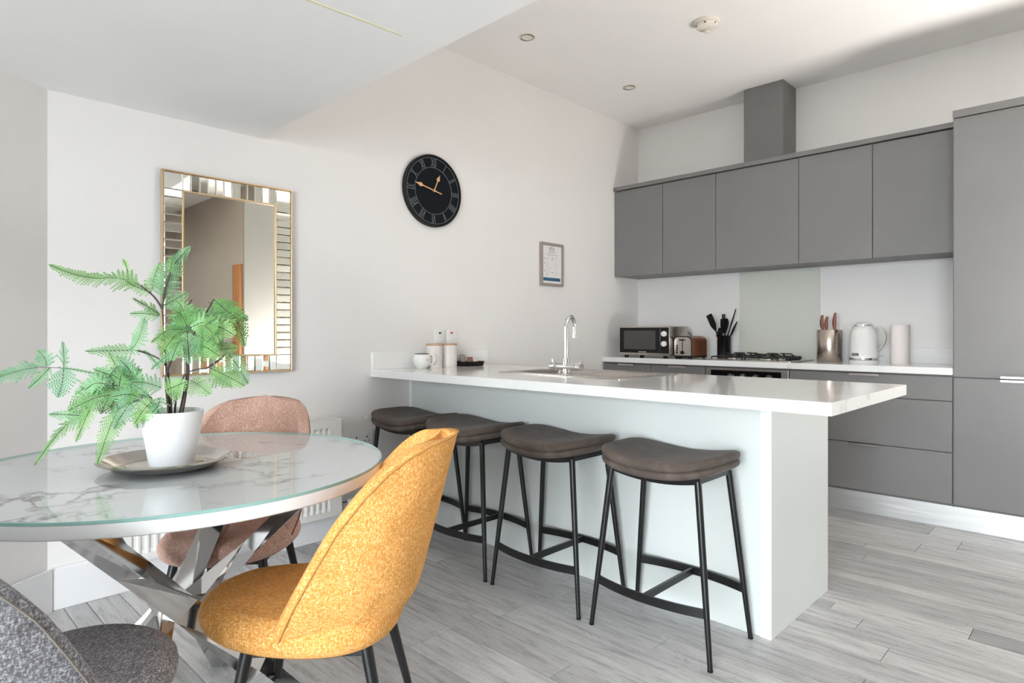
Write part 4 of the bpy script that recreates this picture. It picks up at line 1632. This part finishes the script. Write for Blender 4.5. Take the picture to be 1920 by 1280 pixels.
# ------------------------------------------------------------------ bar stools
def make_stool(label, loc, rz=0.0):
    t = thing('bar_stool', label, 'stool', loc, rz, 'four saddle-seat stools along the breakfast bar')
    # local x: away from the room towards the panel, y: along the bar
    c1 = cushion(0.178, 0.232, 4.2, 0.603, 0.631, 0.013, 0.034, 0.0)
    obj('lower_pad', c1, 'suede', t, sharp=60)
    c2 = cushion(0.180, 0.234, 4.0, 0.6295, 0.664, 0.016, 0.034, 0.004)
    for v in c2.verts:
        if v.co.z > 0.645:
            v.co.z -= 0.0035 * math.exp(-(v.co.y / 0.012) ** 2) * (1 - (v.co.x / 0.18) ** 4)
    obj('seat', c2, 'suede', t, sharp=60)
    fr_ = new()
    for sx in (-1, 1):
        pts = []
        for i in range(13):
            y = -0.178 + 0.356 * i / 12
            pts.append((sx * 0.118, y, 0.592 + 0.034 * (y / 0.232) ** 2))
        bar(fr_, pts, 0.014, 0.022, (1, 0, 0))
    for sy in (-1, 1):
        bar(fr_, [(-0.118, sy * 0.178, 0.612), (0.118, sy * 0.178, 0.612)], 0.014, 0.020, (0, 1, 0))
    obj('seat_frame', fr_, 'black_metal', t)
    for sx in (-1, 1):
        for sy in (-1, 1):
            lg = new()
            top = Vector((sx * 0.118, sy * 0.178, 0.612))
            bot = Vector((sx * 0.158, sy * 0.243, 0.004))
            tube(lg, [top, top.lerp(bot, 0.5), bot], [0.0125, 0.0115, 0.0085], 14)
            l_ = obj('leg', lg, 'black_metal', t)
            fb_ = new()
            tube(fb_, [bot + Vector((0, 0, 0.004)), bot + Vector((0, 0, -0.004))], 0.0092, 12)
            obj('foot_cap', fb_, 'black_rubber', l_)
    mids = []
    for sx in (-1, 1):
        f = (0.612 - 0.180) / 0.608
        ex, ey = 0.118 + 0.040 * f, 0.178 + 0.065 * f
        pts = []
        for i in range(15):
            s = -1 + 2 * i / 14
            pts.append((sx * (ex + 0.036 * (1 - s * s)), s * ey, 0.180))
        mids.append(Vector(pts[7]))
        b = new()
        bar(b, pts, 0.008, 0.031, (1, 0, 0))
        obj('foot_rail', b, 'black_metal', t)
    b = new()
    bar(b, [mids[0] + Vector((0.004, 0, 0)), mids[1] - Vector((0.004, 0, 0))], 0.012, 0.025, (0, 1, 0))
    obj('cross_rail', b, 'black_metal', t)
    return t


SXC = -2.728
st = make_stool('brown saddle-seat bar stool nearest the free end of the bar', (SXC, -1.885, 0))
dup(st, (SXC, -1.336, 0), 0.0, 'brown saddle-seat bar stool second from the free end of the bar')
dup(st, (SXC, -0.805, 0), 0.0, 'brown saddle-seat bar stool second from the wall, behind the yellow chair back')
dup(st, (SXC, -0.318, 0), 0.0, 'brown saddle-seat bar stool nearest the wall, beside the low double socket')

# ------------------------------------------------------------------ dining table
TX, TY, TR = -4.222, -1.228, 0.548
tb_ = thing('dining_table', 'round marble dining table with glass top and crossed chrome legs', 'table', (TX, TY, 0))
b = new()
lathe(b, [(0, 0.722), (TR - 0.006, 0.722), (TR - 0.002, 0.725), (TR - 0.001, 0.730), (TR - 0.001, 0.7520), (0, 0.7520)], 128)
for f in b.faces:
    if f.calc_center_median().z < 0.7515:
        f.material_index = 1
obj('tabletop', b, ['marble_table', 'table_rim'], tb_)
b = new()
lathe(b, [(0, 0.7522), (TR - 0.0012, 0.7522), (TR, 0.7532), (TR, 0.7588), (TR - 0.0012, 0.7598), (0, 0.7598)], 128)
for f in b.faces:
    c = f.calc_center_median()
    if math.hypot(c.x, c.y) > TR - 0.002:
        f.material_index = 1
obj('glass_top', b, ['glass', 'glass_green'], tb_)
HUBZ = 0.365
for k in range(4):
    a1 = math.radians(-141 + 90 * k)
    a2 = math.radians(-38 + 90 * k)
    am_ = (a1 + a2) / 2
    e1 = Vector((0.40 * math.cos(a1), 0.40 * math.sin(a1), 0.7195))
    e2 = Vector((0.40 * math.cos(a2), 0.40 * math.sin(a2), 0.0))
    hub = Vector((0.034 * math.cos(am_), 0.034 * math.sin(am_), HUBZ))
    bm = new()
    n = 2
    # mitred flat bar, 95 mm wide and 40 mm deep, cut level at floor and top
    def sect(p, ti, horizontal, wdir):
        a = (wdir - ti * wdir.dot(ti)).normalized()
        nb = a.cross(ti).normalized()
        L = []
        for sx, sy in ((1, 1), (-1, 1), (-1, -1), (1, -1)):
            off = a * sx * 0.036 + nb * sy * 0.020
            if horizontal:
                off = off - ti * (off.z / ti.z)
            L.append(p + off)
        return L
    d1 = (hub - e1).normalized()
    d2 = (e2 - hub).normalized()
    w1 = Vector((-math.sin(a1), math.cos(a1), 0))
    w2_ = Vector((-math.sin(a2), math.cos(a2), 0))
    dm = (d1 + d2).normalized()
    wm = (w1 + w2_).normalized()
    loops = [sect(e1, d1, True, w1), sect(e1.lerp(hub, 0.5), d1, False, (w1 * 0.85 + wm * 0.15)), sect(hub, dm, False, wm), sect(hub.lerp(e2, 0.5), d2, False, (w2_ * 0.85 + wm * 0.15)), sect(e2, d2, True, w2_)]
    loft(bm, loops, True, True)
    bmesh.ops.bevel(bm, geom=[e for e in bm.edges if len(e.link_faces) == 2 and e.calc_face_angle(0) > 0.9], offset=0.0025, segments=2, profile=0.5, affect='EDGES')
    obj('leg', bm, 'chrome_soft', tb_, sharp=25)
b = new()
bar(b, [(-0.34, 0, 0.7205), (0.34, 0, 0.7205)], 0.05, 0.0026, (0, 1, 0))
bar(b, [(0, -0.34, 0.7205), (0, 0.34, 0.7205)], 0.05, 0.0026, (1, 0, 0))
obj('mounting_plate', b, 'black_metal', tb_)

# ------------------------------------------------------------------ silver tray, pot and fern
sv = thing('serving_tray', 'tarnished oval silver tray under the fern pot on the table', 'tray', (-4.2605, -1.2412, 0.7600), math.radians(-45.7))
b = new()
lathe(b, [(0, 0.0), (0.118, 0.0), (0.130, 0.003), (0.140, 0.012), (0.152, 0.018), (0.157, 0.0225), (0.1625, 0.0250), (0.166, 0.0225), (0.163, 0.0195), (0.1575, 0.0190), (0.1525, 0.0245), (0.145, 0.0195), (0.137, 0.0150), (0.126, 0.0060), (0.116, 0.0030), (0, 0.0030)], 80, 0, 0, 1.0, 0.945)
obj('tray_body', b, 'silver', sv)
b = new()
lathe(b, [(0.096, 0.0031), (0.0985, 0.0045), (0.101, 0.0031)], 72, 0, 0, 1.0, 0.945)
obj('engraved_ring', b, 'silver', sv)

cf = math.radians(CAM_YAW)
RV = Vector((math.sin(cf), -math.cos(cf), 0))
FV = Vector((math.cos(cf), math.sin(cf), 0))
POTX, POTY, POTZ = -4.265, -1.300, 0.7635
pf = thing('potted_fern', 'artificial green fern in a white pot on the dining table', 'plant', (POTX, POTY, POTZ))
b = new()
lathe(b, [(0, 0.0), (0.048, 0.0), (0.0525, 0.004), (0.0765, 0.150), (0.0760, 0.1525), (0.0735, 0.1525), (0.0725, 0.148), (0.068, 0.120), (0, 0.118)], 56)
obj('pot', b, 'pot', pf)
b = new()
lathe(b, [(0, 0.122), (0.05, 0.1225), (0.0682, 0.1205), (0.0682, 0.118), (0, 0.118)], 32)
obj('pot_filling', b, 'soil', pf)


def FP(a, bb, z):
    return RV * a + FV * bb + Vector((0, 0, z - 0.7635 + 0.775))


FRONDS = [
 ([(-0.077, -0.01, 0.469), (-0.122, -0.028, 0.488), (-0.173, -0.045, 0.486), (-0.222, -0.062, 0.496), (-0.263, -0.08, 0.516)], 0.050),
 ([(-0.116, 0.0, 0.485), (-0.112, -0.01, 0.513), (-0.116, -0.02, 0.537)], 0.030),
 ([(-0.053, 0.0, 0.457), (-0.056, 0.015, 0.492), (-0.05, 0.03, 0.534)], 0.036),
 ([(-0.053, 0.0, 0.452), (-0.081, -0.015, 0.464), (-0.105, -0.03, 0.481)], 0.030),
 ([(-0.026, 0.0, 0.435), (-0.018, 0.01, 0.492), (-0.001, 0.02, 0.534), (0.03, 0.03, 0.576)], 0.045),
 ([(-0.006, 0.0, 0.509), (0.011, -0.015, 0.541), (0.022, -0.03, 0.562)], 0.030),
 ([(-0.026, 0.0, 0.414), (-0.006, 0.025, 0.435), (0.018, 0.05, 0.457)], 0.034),
 ([(-0.032, 0.0, 0.393), (-0.053, -0.02, 0.414), (-0.077, -0.04, 0.433)], 0.034),
 ([(-0.032, 0.0, 0.39), (-0.063, -0.01, 0.396), (-0.099, -0.02, 0.396)], 0.038),
 ([(-0.085, -0.02, 0.3), (-0.123, -0.05, 0.3), (-0.173, -0.08, 0.299)], 0.030),
 ([(-0.095, -0.03, 0.3), (-0.067, -0.04, 0.323), (-0.042, -0.05, 0.385)], 0.034),
 ([(-0.032, -0.0, 0.252), (-0.06, -0.01, 0.292), (-0.085, -0.02, 0.301)], 0.010),
 ([(-0.02, 0.02, 0.266), (-0.032, 0.04, 0.294), (-0.071, 0.06, 0.309)], 0.030),
 ([(-0.3, -0.06, 0.259), (-0.335, -0.08, 0.252), (-0.377, -0.1, 0.235), (-0.435, -0.12, 0.207)], 0.044),
 ([(-0.243, -0.06, 0.255), (-0.239, -0.065, 0.287), (-0.239, -0.07, 0.323)], 0.046),
 ([(-0.243, -0.06, 0.255), (-0.24, -0.07, 0.217), (-0.243, -0.08, 0.186)], 0.046),
 ([(-0.286, -0.06, 0.259), (-0.297, -0.055, 0.283), (-0.318, -0.05, 0.301)], 0.034),
 ([(-0.278, -0.06, 0.258), (-0.293, -0.075, 0.231), (-0.309, -0.09, 0.207)], 0.034),
 ([(-0.166, -0.03, 0.235), (-0.201, -0.043, 0.246), (-0.243, -0.057, 0.255), (-0.3, -0.07, 0.259)], 0.006),
 ([(-0.18, -0.06, 0.132), (-0.222, -0.075, 0.139), (-0.257, -0.09, 0.142)], 0.030),
 ([(-0.173, -0.05, 0.146), (-0.222, -0.07, 0.118), (-0.25, -0.09, 0.076), (-0.28, -0.11, 0.019)], 0.044),
 ([(-0.166, -0.06, 0.175), (-0.176, -0.08, 0.125), (-0.184, -0.1, 0.076)], 0.040),
 ([(-0.109, -0.05, 0.153), (-0.119, -0.067, 0.111), (-0.125, -0.083, 0.069), (-0.132, -0.1, 0.019)], 0.040),
 ([(-0.046, -0.06, 0.153), (-0.053, -0.068, 0.132), (-0.046, -0.075, 0.104)], 0.036),
 ([(-0.085, -0.04, 0.168), (-0.095, -0.057, 0.139), (-0.105, -0.075, 0.104)], 0.036),
 ([(-0.152, -0.05, 0.189), (-0.18, -0.07, 0.182), (-0.208, -0.09, 0.151)], 0.046),
 ([(-0.123, -0.04, 0.238), (-0.166, -0.055, 0.221), (-0.208, -0.07, 0.189)], 0.050),
 ([(-0.102, -0.03, 0.217), (-0.137, -0.045, 0.238), (-0.166, -0.06, 0.252)], 0.044),
 ([(-0.088, 0.0, 0.21), (-0.116, 0.01, 0.231), (-0.137, 0.02, 0.266)], 0.044),
 ([(-0.109, -0.05, 0.189), (-0.152, -0.075, 0.182), (-0.187, -0.1, 0.16)], 0.050),
 ([(-0.095, 0.0, 0.182), (-0.133, 0.015, 0.175), (-0.159, 0.03, 0.196)], 0.046),
 ([(0.109, 0.0, 0.435), (0.137, 0.007, 0.407), (0.166, 0.013, 0.379), (0.183, 0.02, 0.309)], 0.046),
 ([(0.081, 0.03, 0.428), (0.123, 0.04, 0.414), (0.18, 0.05, 0.379)], 0.044),
 ([(0.102, 0.0, 0.252), (0.145, 0.0, 0.231), (0.191, 0.0, 0.206)], 0.046),
 ([(0.047, 0.0, 0.221), (0.081, -0.015, 0.207), (0.115, -0.03, 0.187)], 0.046),
 ([(0.088, 0.03, 0.238), (0.109, 0.035, 0.221), (0.14, 0.04, 0.201)], 0.034),
 ([(0.137, 0.02, 0.294), (0.166, 0.025, 0.252), (0.187, 0.03, 0.21)], 0.040),
 ([(0.074, 0.02, 0.294), (0.123, 0.02, 0.301), (0.166, 0.02, 0.306)], 0.050),
 ([(0.067, -0.03, 0.316), (0.109, -0.045, 0.309), (0.152, -0.06, 0.287)], 0.050),
 ([(0.032, -0.03, 0.294), (0.004, -0.04, 0.283), (-0.025, -0.05, 0.252)], 0.044),
 ([(0.018, -0.02, 0.301), (-0.001, -0.03, 0.323), (-0.018, -0.04, 0.334)], 0.036),
 ([(-0.032, -0.05, 0.175), (-0.074, -0.065, 0.189), (-0.109, -0.08, 0.184)], 0.050),
 ([(-0.011, -0.06, 0.175), (-0.032, -0.07, 0.153), (-0.05, -0.08, 0.118)], 0.044),
 ([(0.004, -0.04, 0.196), (0.032, -0.05, 0.207), (0.07, -0.06, 0.221)], 0.044),
 ([(-0.004, -0.04, 0.203), (-0.032, -0.055, 0.217), (-0.067, -0.07, 0.221)], 0.050),
 ([(0.004, -0.07, 0.182), (0.011, -0.08, 0.165), (-0.001, -0.09, 0.146)], 0.034),
 ([(-0.06, -0.03, 0.21), (-0.077, -0.04, 0.238), (-0.074, -0.05, 0.266)], 0.050),
 ([(-0.085, -0.02, 0.217), (-0.099, -0.025, 0.252), (-0.128, -0.03, 0.283)], 0.046),
 ([(-0.13, -0.02, 0.252), (-0.142, -0.025, 0.277), (-0.147, -0.03, 0.294)], 0.036),
 ([(0.025, 0.0, 0.182), (-0.004, 0.015, 0.189), (-0.032, 0.03, 0.199)], 0.040),
 ([(0.079, -0.061, 0.358), (0.115, -0.06, 0.373), (0.152, -0.059, 0.361)], 0.047),
 ([(0.09, -0.018, 0.356), (0.117, -0.031, 0.363), (0.144, -0.044, 0.342)], 0.043),
 ([(0.089, -0.043, 0.339), (0.104, -0.039, 0.328), (0.12, -0.036, 0.291)], 0.055),
 ([(0.073, -0.064, 0.347), (0.07, -0.054, 0.321), (0.068, -0.043, 0.269)], 0.046),
 ([(0.073, 0.028, 0.355), (0.067, 0.018, 0.338), (0.06, 0.009, 0.295)], 0.050),
 ([(0.063, -0.062, 0.354), (0.031, -0.076, 0.352), (-0.002, -0.089, 0.323)], 0.045),
 ([(0.061, 0.0, 0.36), (0.029, -0.001, 0.374), (-0.002, -0.003, 0.361)], 0.046),
 ([(0.058, -0.001, 0.371), (0.037, -0.0, 0.4), (0.015, 0.0, 0.401)], 0.054),
 ([(0.071, -0.056, 0.365), (0.058, -0.058, 0.409), (0.044, -0.061, 0.426)], 0.053),
 ([(0.069, 0.01, 0.371), (0.061, 0.018, 0.403), (0.053, 0.026, 0.408)], 0.050),
 ([(0.081, 0.001, 0.364), (0.11, 0.004, 0.394), (0.138, 0.006, 0.399)], 0.048),
 ([(0.103, 0.01, 0.364), (0.136, -0.003, 0.38), (0.17, -0.017, 0.37)], 0.052),
 ([(0.105, -0.036, 0.354), (0.144, -0.039, 0.36), (0.184, -0.043, 0.339)], 0.051),
 ([(0.089, -0.056, 0.356), (0.118, -0.069, 0.364), (0.147, -0.082, 0.344)], 0.053),
 ([(0.08, 0.035, 0.353), (0.104, 0.022, 0.345), (0.129, 0.009, 0.309)], 0.048),
 ([(0.073, 0.034, 0.333), (0.071, 0.027, 0.31), (0.069, 0.02, 0.259)], 0.048),
 ([(0.063, -0.052, 0.335), (0.05, -0.062, 0.319), (0.037, -0.071, 0.276)], 0.045),
 ([(0.063, -0.038, 0.349), (0.042, -0.053, 0.342), (0.021, -0.068, 0.308)], 0.048),
 ([(0.056, 0.013, 0.356), (0.023, 0.013, 0.363), (-0.01, 0.014, 0.343)], 0.051),
 ([(0.073, 0.024, 0.359), (0.047, 0.035, 0.386), (0.022, 0.046, 0.386)], 0.053),
 ([(0.067, 0.006, 0.367), (0.054, -0.007, 0.392), (0.04, -0.02, 0.391)], 0.043),
 ([(0.073, -0.064, 0.362), (0.066, -0.079, 0.393), (0.06, -0.094, 0.397)], 0.044),
 ([(0.076, 0.035, 0.368), (0.08, 0.038, 0.396), (0.084, 0.042, 0.397)], 0.044),
 ([(0.082, -0.055, 0.364), (0.101, -0.045, 0.389), (0.12, -0.034, 0.387)], 0.056),
 ([(-0.128, -0.073, 0.216), (-0.155, -0.071, 0.218), (-0.183, -0.069, 0.201)], 0.041),
 ([(-0.148, -0.013, 0.219), (-0.135, -0.033, 0.244), (-0.122, -0.052, 0.25)], 0.040),
 ([(-0.157, -0.012, 0.194), (-0.184, -0.017, 0.207), (-0.211, -0.022, 0.2)], 0.046),
 ([(-0.135, -0.026, 0.212), (-0.137, -0.039, 0.198), (-0.139, -0.052, 0.164)], 0.047),
 ([(-0.144, -0.011, 0.181), (-0.158, -0.017, 0.169), (-0.171, -0.023, 0.138)], 0.048),
 ([(-0.112, -0.044, 0.209), (-0.1, -0.056, 0.235), (-0.088, -0.068, 0.242)], 0.038),
 ([(-0.141, -0.032, 0.207), (-0.113, -0.023, 0.211), (-0.085, -0.014, 0.194)], 0.043),
 ([(-0.096, -0.054, 0.174), (-0.07, -0.067, 0.189), (-0.044, -0.08, 0.185)], 0.041),
 ([(-0.146, -0.017, 0.19), (-0.136, -0.021, 0.177), (-0.127, -0.024, 0.144)], 0.044),
 ([(-0.108, -0.034, 0.216), (-0.124, -0.026, 0.24), (-0.14, -0.018, 0.245)], 0.047),
]
STEMS = [
 [(-0.006, 0.0, 0.111), (-0.015, 0.0, 0.238), (-0.02, 0.0, 0.323), (-0.026, 0.0, 0.41)],
 [(-0.026, 0.0, 0.41), (-0.046, -0.005, 0.442), (-0.077, -0.01, 0.469)],
 [(-0.026, 0.0, 0.41), (-0.019, 0.005, 0.464), (-0.009, 0.01, 0.506)],
 [(-0.004, -0.01, 0.111), (-0.009, -0.013, 0.21), (-0.001, -0.015, 0.252), (0.018, -0.018, 0.292), (0.047, -0.02, 0.301)],
 [(0.029, 0.02, 0.111), (0.033, 0.015, 0.21), (0.039, 0.01, 0.266), (0.047, 0.005, 0.323), (0.074, 0.0, 0.372)],
 [(-0.032, -0.01, 0.111), (-0.046, -0.017, 0.175), (-0.102, -0.023, 0.217), (-0.166, -0.03, 0.235)],
 [(-0.001, 0.02, 0.111), (0.004, 0.017, 0.182), (0.032, 0.013, 0.238), (0.088, 0.01, 0.252)],
 [(-0.018, -0.02, 0.111), (-0.046, -0.03, 0.175), (-0.085, -0.04, 0.189), (-0.152, -0.05, 0.182)],
 [(-0.001, 0.0, 0.111), (-0.006, -0.007, 0.238), (-0.032, -0.013, 0.28), (-0.085, -0.02, 0.3)],
 [(0.011, 0.03, 0.111), (0.022, 0.033, 0.238), (0.011, 0.035, 0.309), (-0.001, 0.037, 0.379), (0.032, 0.04, 0.435)],
 [(-0.032, -0.02, 0.111), (-0.06, -0.03, 0.165), (-0.085, -0.04, 0.165), (-0.109, -0.05, 0.151)],
 [(0.074, 0.0, 0.372), (0.095, 0.0, 0.407), (0.109, 0.0, 0.433)],
 [(0.088, 0.01, 0.252), (0.123, 0.015, 0.277), (0.137, 0.02, 0.294)],
]



def frond_mesh(path, width, seed):
    r_ = random.Random(seed)
    bm = bmesh.new()
    P_ = [FP(*p) for p in path]
    S_ = smooth_path(P_, 8)
    L_ = sum((S_[i + 1] - S_[i]).length for i in range(len(S_) - 1))
    tube(bm, S_[::3] + ([S_[-1]] if (len(S_) - 1) % 3 else []), [0.0008] * (len(S_[::3]) + (1 if (len(S_) - 1) % 3 else 0)), 4, True, 1)
    acc = [0]
    for i in range(len(S_) - 1):
        acc.append(acc[-1] + (S_[i + 1] - S_[i]).length)

    def at(s):
        s = max(0, min(s, L_ - 1e-6))
        for i in range(len(acc) - 1):
            if acc[i + 1] >= s:
                t = (s - acc[i]) / max(1e-9, acc[i + 1] - acc[i])
                return S_[i].lerp(S_[i + 1], t), (S_[i + 1] - S_[i]).normalized()
        return S_[-1], (S_[-1] - S_[-2]).normalized()
    nrm = (-FV * 0.8 + Vector((0, 0, 1)) * 0.5 + RV * r_.uniform(-0.5, 0.5) + Vector((r_.uniform(-.35, .35), r_.uniform(-.35, .35), r_.uniform(-.35, .35)))).normalized()
    step = 0.0082
    s = L_ * 0.06
    while s < L_ * 0.995:
        p, t = at(s)
        f = s / L_
        prof = min(1.0, (f / 0.12) ** 0.6 if f < 0.12 else 1.0) * (1 - f) ** 0.72 * 1.12 + 0.05
        side = t.cross(nrm).normalized()
        up = side.cross(t).normalized()
        for sg in (-1, 1):
            ln = width * 0.88 * prof * r_.uniform(0.82, 1.08)
            if ln < 0.003:
                continue
            d = (side * sg * 0.90 + t * 0.42 + up * r_.uniform(-0.15, 0.12)).normalized()
            droop = -0.10
            dn = (t - d * t.dot(d)).normalized()
            # pinnules either side of the pinna midrib
            m_ = max(2, int(ln / 0.0048))
            prev = p
            for j in range(m_):
                g = (j + 0.6) / m_
                c = p + d * (ln * g) + Vector((0, 0, droop * ln * g * g))
                w = 0.0050 * (1 - g) ** 0.5 + 0.0013
                hw = ln / m_ * 0.40
                for s2 in (-1, 1):
                    tip = c + dn * s2 * w + d * w * 0.55 + up * 0.0008 * r_.uniform(-1, 1)
                    q = [c - d * hw, c + dn * s2 * w * 0.55 - d * hw * 0.5, tip, c + d * hw * 0.9]
                    bm.faces.new([bm.verts.new(x) for x in (q if s2 > 0 else q[::-1])])
            tipq = p + d * ln + Vector((0, 0, droop * ln))
            c0 = p + d * ln * 0.85 + Vector((0, 0, droop * ln * 0.7))
            bm.faces.new([bm.verts.new(x) for x in (c0 - dn * 0.0012, tipq, c0 + dn * 0.0012)])
        s += step * (0.8 + 0.4 * (1 - f))
    me = bpy.data.meshes.new('frond')
    bm.to_mesh(me)
    bm.free()
    return me


for i, (path, w) in enumerate(FRONDS):
    me = frond_mesh(path, w, 100 + i)
    o = obj('frond', me, ['leaf', 'stem'], pf)
for path in STEMS:
    P_ = [FP(*p) for p in path]
    if path[0][2] < 0.02 + 0.13:
        base = P_[0].copy()
        P_[0] = Vector((base.x * 0.6, base.y * 0.6, 0.121))
    S_ = smooth_path(P_, 6)
    n = len(S_)
    b = new()
    tube(b, S_, [0.0030 - 0.0014 * i / (n - 1) for i in range(n)], 8)
    obj('stem', b, 'stem', pf)


# ------------------------------------------------------------------ shell dining chairs
ZB0, ZT0 = 0.385, 0.868


def lerp_tab(z, tab):
    if z <= tab[0][0]:
        return tab[0][1]
    for (z0, v0), (z1, v1) in zip(tab, tab[1:]):
        if z <= z1:
            t = (z - z0) / (z1 - z0)
            return v0 + (v1 - v0) * t
    return tab[-1][1]


EDGE = [(0.385, 0.105), (0.45, 0.075), (0.52, 0.040), (0.60, -0.005), (0.68, -0.052), (0.75, -0.108), (0.80, -0.158), (0.835, -0.208), (0.855, -0.255), (0.868, -0.325)]
HALF = [(0.385, 0.180), (0.42, 0.200), (0.48, 0.222), (0.55, 0.232), (0.65, 0.236), (0.75, 0.234), (0.868, 0.226)]


def shell_section(z):
    s = max(0.0, min(1.0, (z - ZB0) / (ZT0 - ZB0)))
    rear = -0.205 - 0.120 * s + 0.045 * max(0, 1 - s / 0.22) ** 2
    return rear, lerp_tab(z, EDGE), lerp_tab(z, HALF), 0.275


def shell_pt(u, s, off=0.0):
    z = ZB0 + (ZT0 - ZB0) * s
    rear, edge, half, a = shell_section(z)
    c = rear + a
    ct = max(-1.0, min(1.0, (c - edge) / a))
    te = math.acos(ct)
    te = max(te, 0.10)
    th = u * te
    n = 2.0
    x = c - a * math.cos(th)
    y = half * math.sin(th)
    zz = z + 0.028 * (math.cos(th) * 0.5 + 0.5) * (1 - s) ** 3 - 0.012 * (1 - s) ** 4
    nx, ny = -math.cos(th) * half, math.sin(th) * a
    ln = math.hypot(nx, ny)
    return Vector((x + nx / ln * off, y + ny / ln * off, zz))


def make_shell_chair(label, fab, seam, loc, rz, group=None):
    t = thing('dining_chair', label, 'chair', loc, rz, group)
    bm = new()
    nu, ns = 28, 20
    g = []
    for j in range(ns + 1):
        s = math.sin(PI / 2 * j / ns)
        g.append([bm.verts.new(shell_pt(-1 + 2 * i / nu, s)) for i in range(nu + 1)])
    for j in range(ns):
        for i in range(nu):
            bm.faces.new((g[j][i], g[j + 1][i], g[j + 1][i + 1], g[j][i + 1]))
    me = bpy.data.meshes.new('backrest')
    bmesh.ops.recalc_face_normals(bm, faces=bm.faces)
    # outward normals point away from the seat
    bm.faces.ensure_lookup_table()
    f0 = bm.faces[len(bm.faces) // 2]
    if f0.normal.x > 0:
        bmesh.ops.reverse_faces(bm, faces=bm.faces)
    bm.to_mesh(me)
    bm.free()
    for p in me.polygons:
        p.use_smooth = True
    me.materials.append(M[fab])
    o = bpy.data.objects.new('backrest', me)
    COL.objects.link(o)
    o.parent = t
    md = o.modifiers.new('thick', 'SOLIDIFY')
    md.thickness = 0.042
    md.offset = -1.0
    md2 = o.modifiers.new('soft', 'SUBSURF')
    md2.levels = 2
    md2.render_levels = 2
    pb_ = new()
    for sgn in (-1, 1):
        pts = []
        for j in range(1, 40):
            s = math.sin(PI / 2 * j / 40)
            z = ZB0 + (ZT0 - ZB0) * s
            rear, edge, half, a = shell_section(z)
            te = max(0.10, math.acos(max(-1, min(1, (rear + a - edge) / a))))
            arc = te * (a + half) / 2
            u = max(0.0, 1 - 0.020 / max(arc, 0.023))
            pts.append(shell_pt(sgn * u, s, 0.0005))
        tube(pb_, pts, 0.0022, 6)
    obj('seam', pb_, seam, t)
    c = cushion(0.185, 0.208, 2.35, 0.385, 0.470, 0.040, 0.0, 0.016, seg=72, x_front=0.305)
    for v in c.verts:
        v.co.z += 0.018 * max(0, v.co.x / 0.29) ** 2 * (1 if v.co.z > 0.43 else 0.9)
    obj('seat', c, fab, t, sharp=80)
    fr_ = new()
    for sy in (-1, 1):
        bar(fr_, [(-0.12, sy * 0.13, 0.380), (0.16, sy * 0.13, 0.380)], 0.03, 0.012, (0, 1, 0))
    for x in (-0.11, 0.15):
        bar(fr_, [(x, -0.13, 0.380), (x, 0.13, 0.380)], 0.03, 0.012, (1, 0, 0))
    obj('under_frame', fr_, 'black_metal', t)
    for sx, sy, tx, ty, bx, by in ((1, 1, 0.150, 0.135, 0.215, 0.205), (1, -1, 0.150, -0.135, 0.215, -0.205), (-1, 1, -0.115, 0.130, -0.205, 0.190), (-1, -1, -0.115, -0.130, -0.205, -0.190)):
        lg = new()
        tube(lg, [(tx, ty, 0.405), (bx, by, 0.0045)], [0.0150, 0.0085], 16)
        l_ = obj('leg', lg, 'black_metal', t)
        fc = new()
        tube(fc, [(bx, by, 0.008), (bx, by, 0.0)], 0.0092, 14)
        obj('foot_cap', fc, 'black_rubber', l_)
    return t


make_shell_chair('mustard yellow upholstered shell chair, seen from its side at the table', 'yellow', 'yellow_seam', (-4.010, -1.660, 0), math.radians(136), 'upholstered shell chairs round the dining table')
make_shell_chair('dusty pink upholstered shell chair between table and radiator', 'pink', 'pink_seam', (-3.930, -0.895, 0), math.radians(-133), 'upholstered shell chairs round the dining table')
make_shell_chair('grey tweed upholstered shell chair cut off by the picture corner', 'grey', 'grey_seam', (-4.665, -1.675, 0), math.radians(22), 'upholstered shell chairs round the dining table')
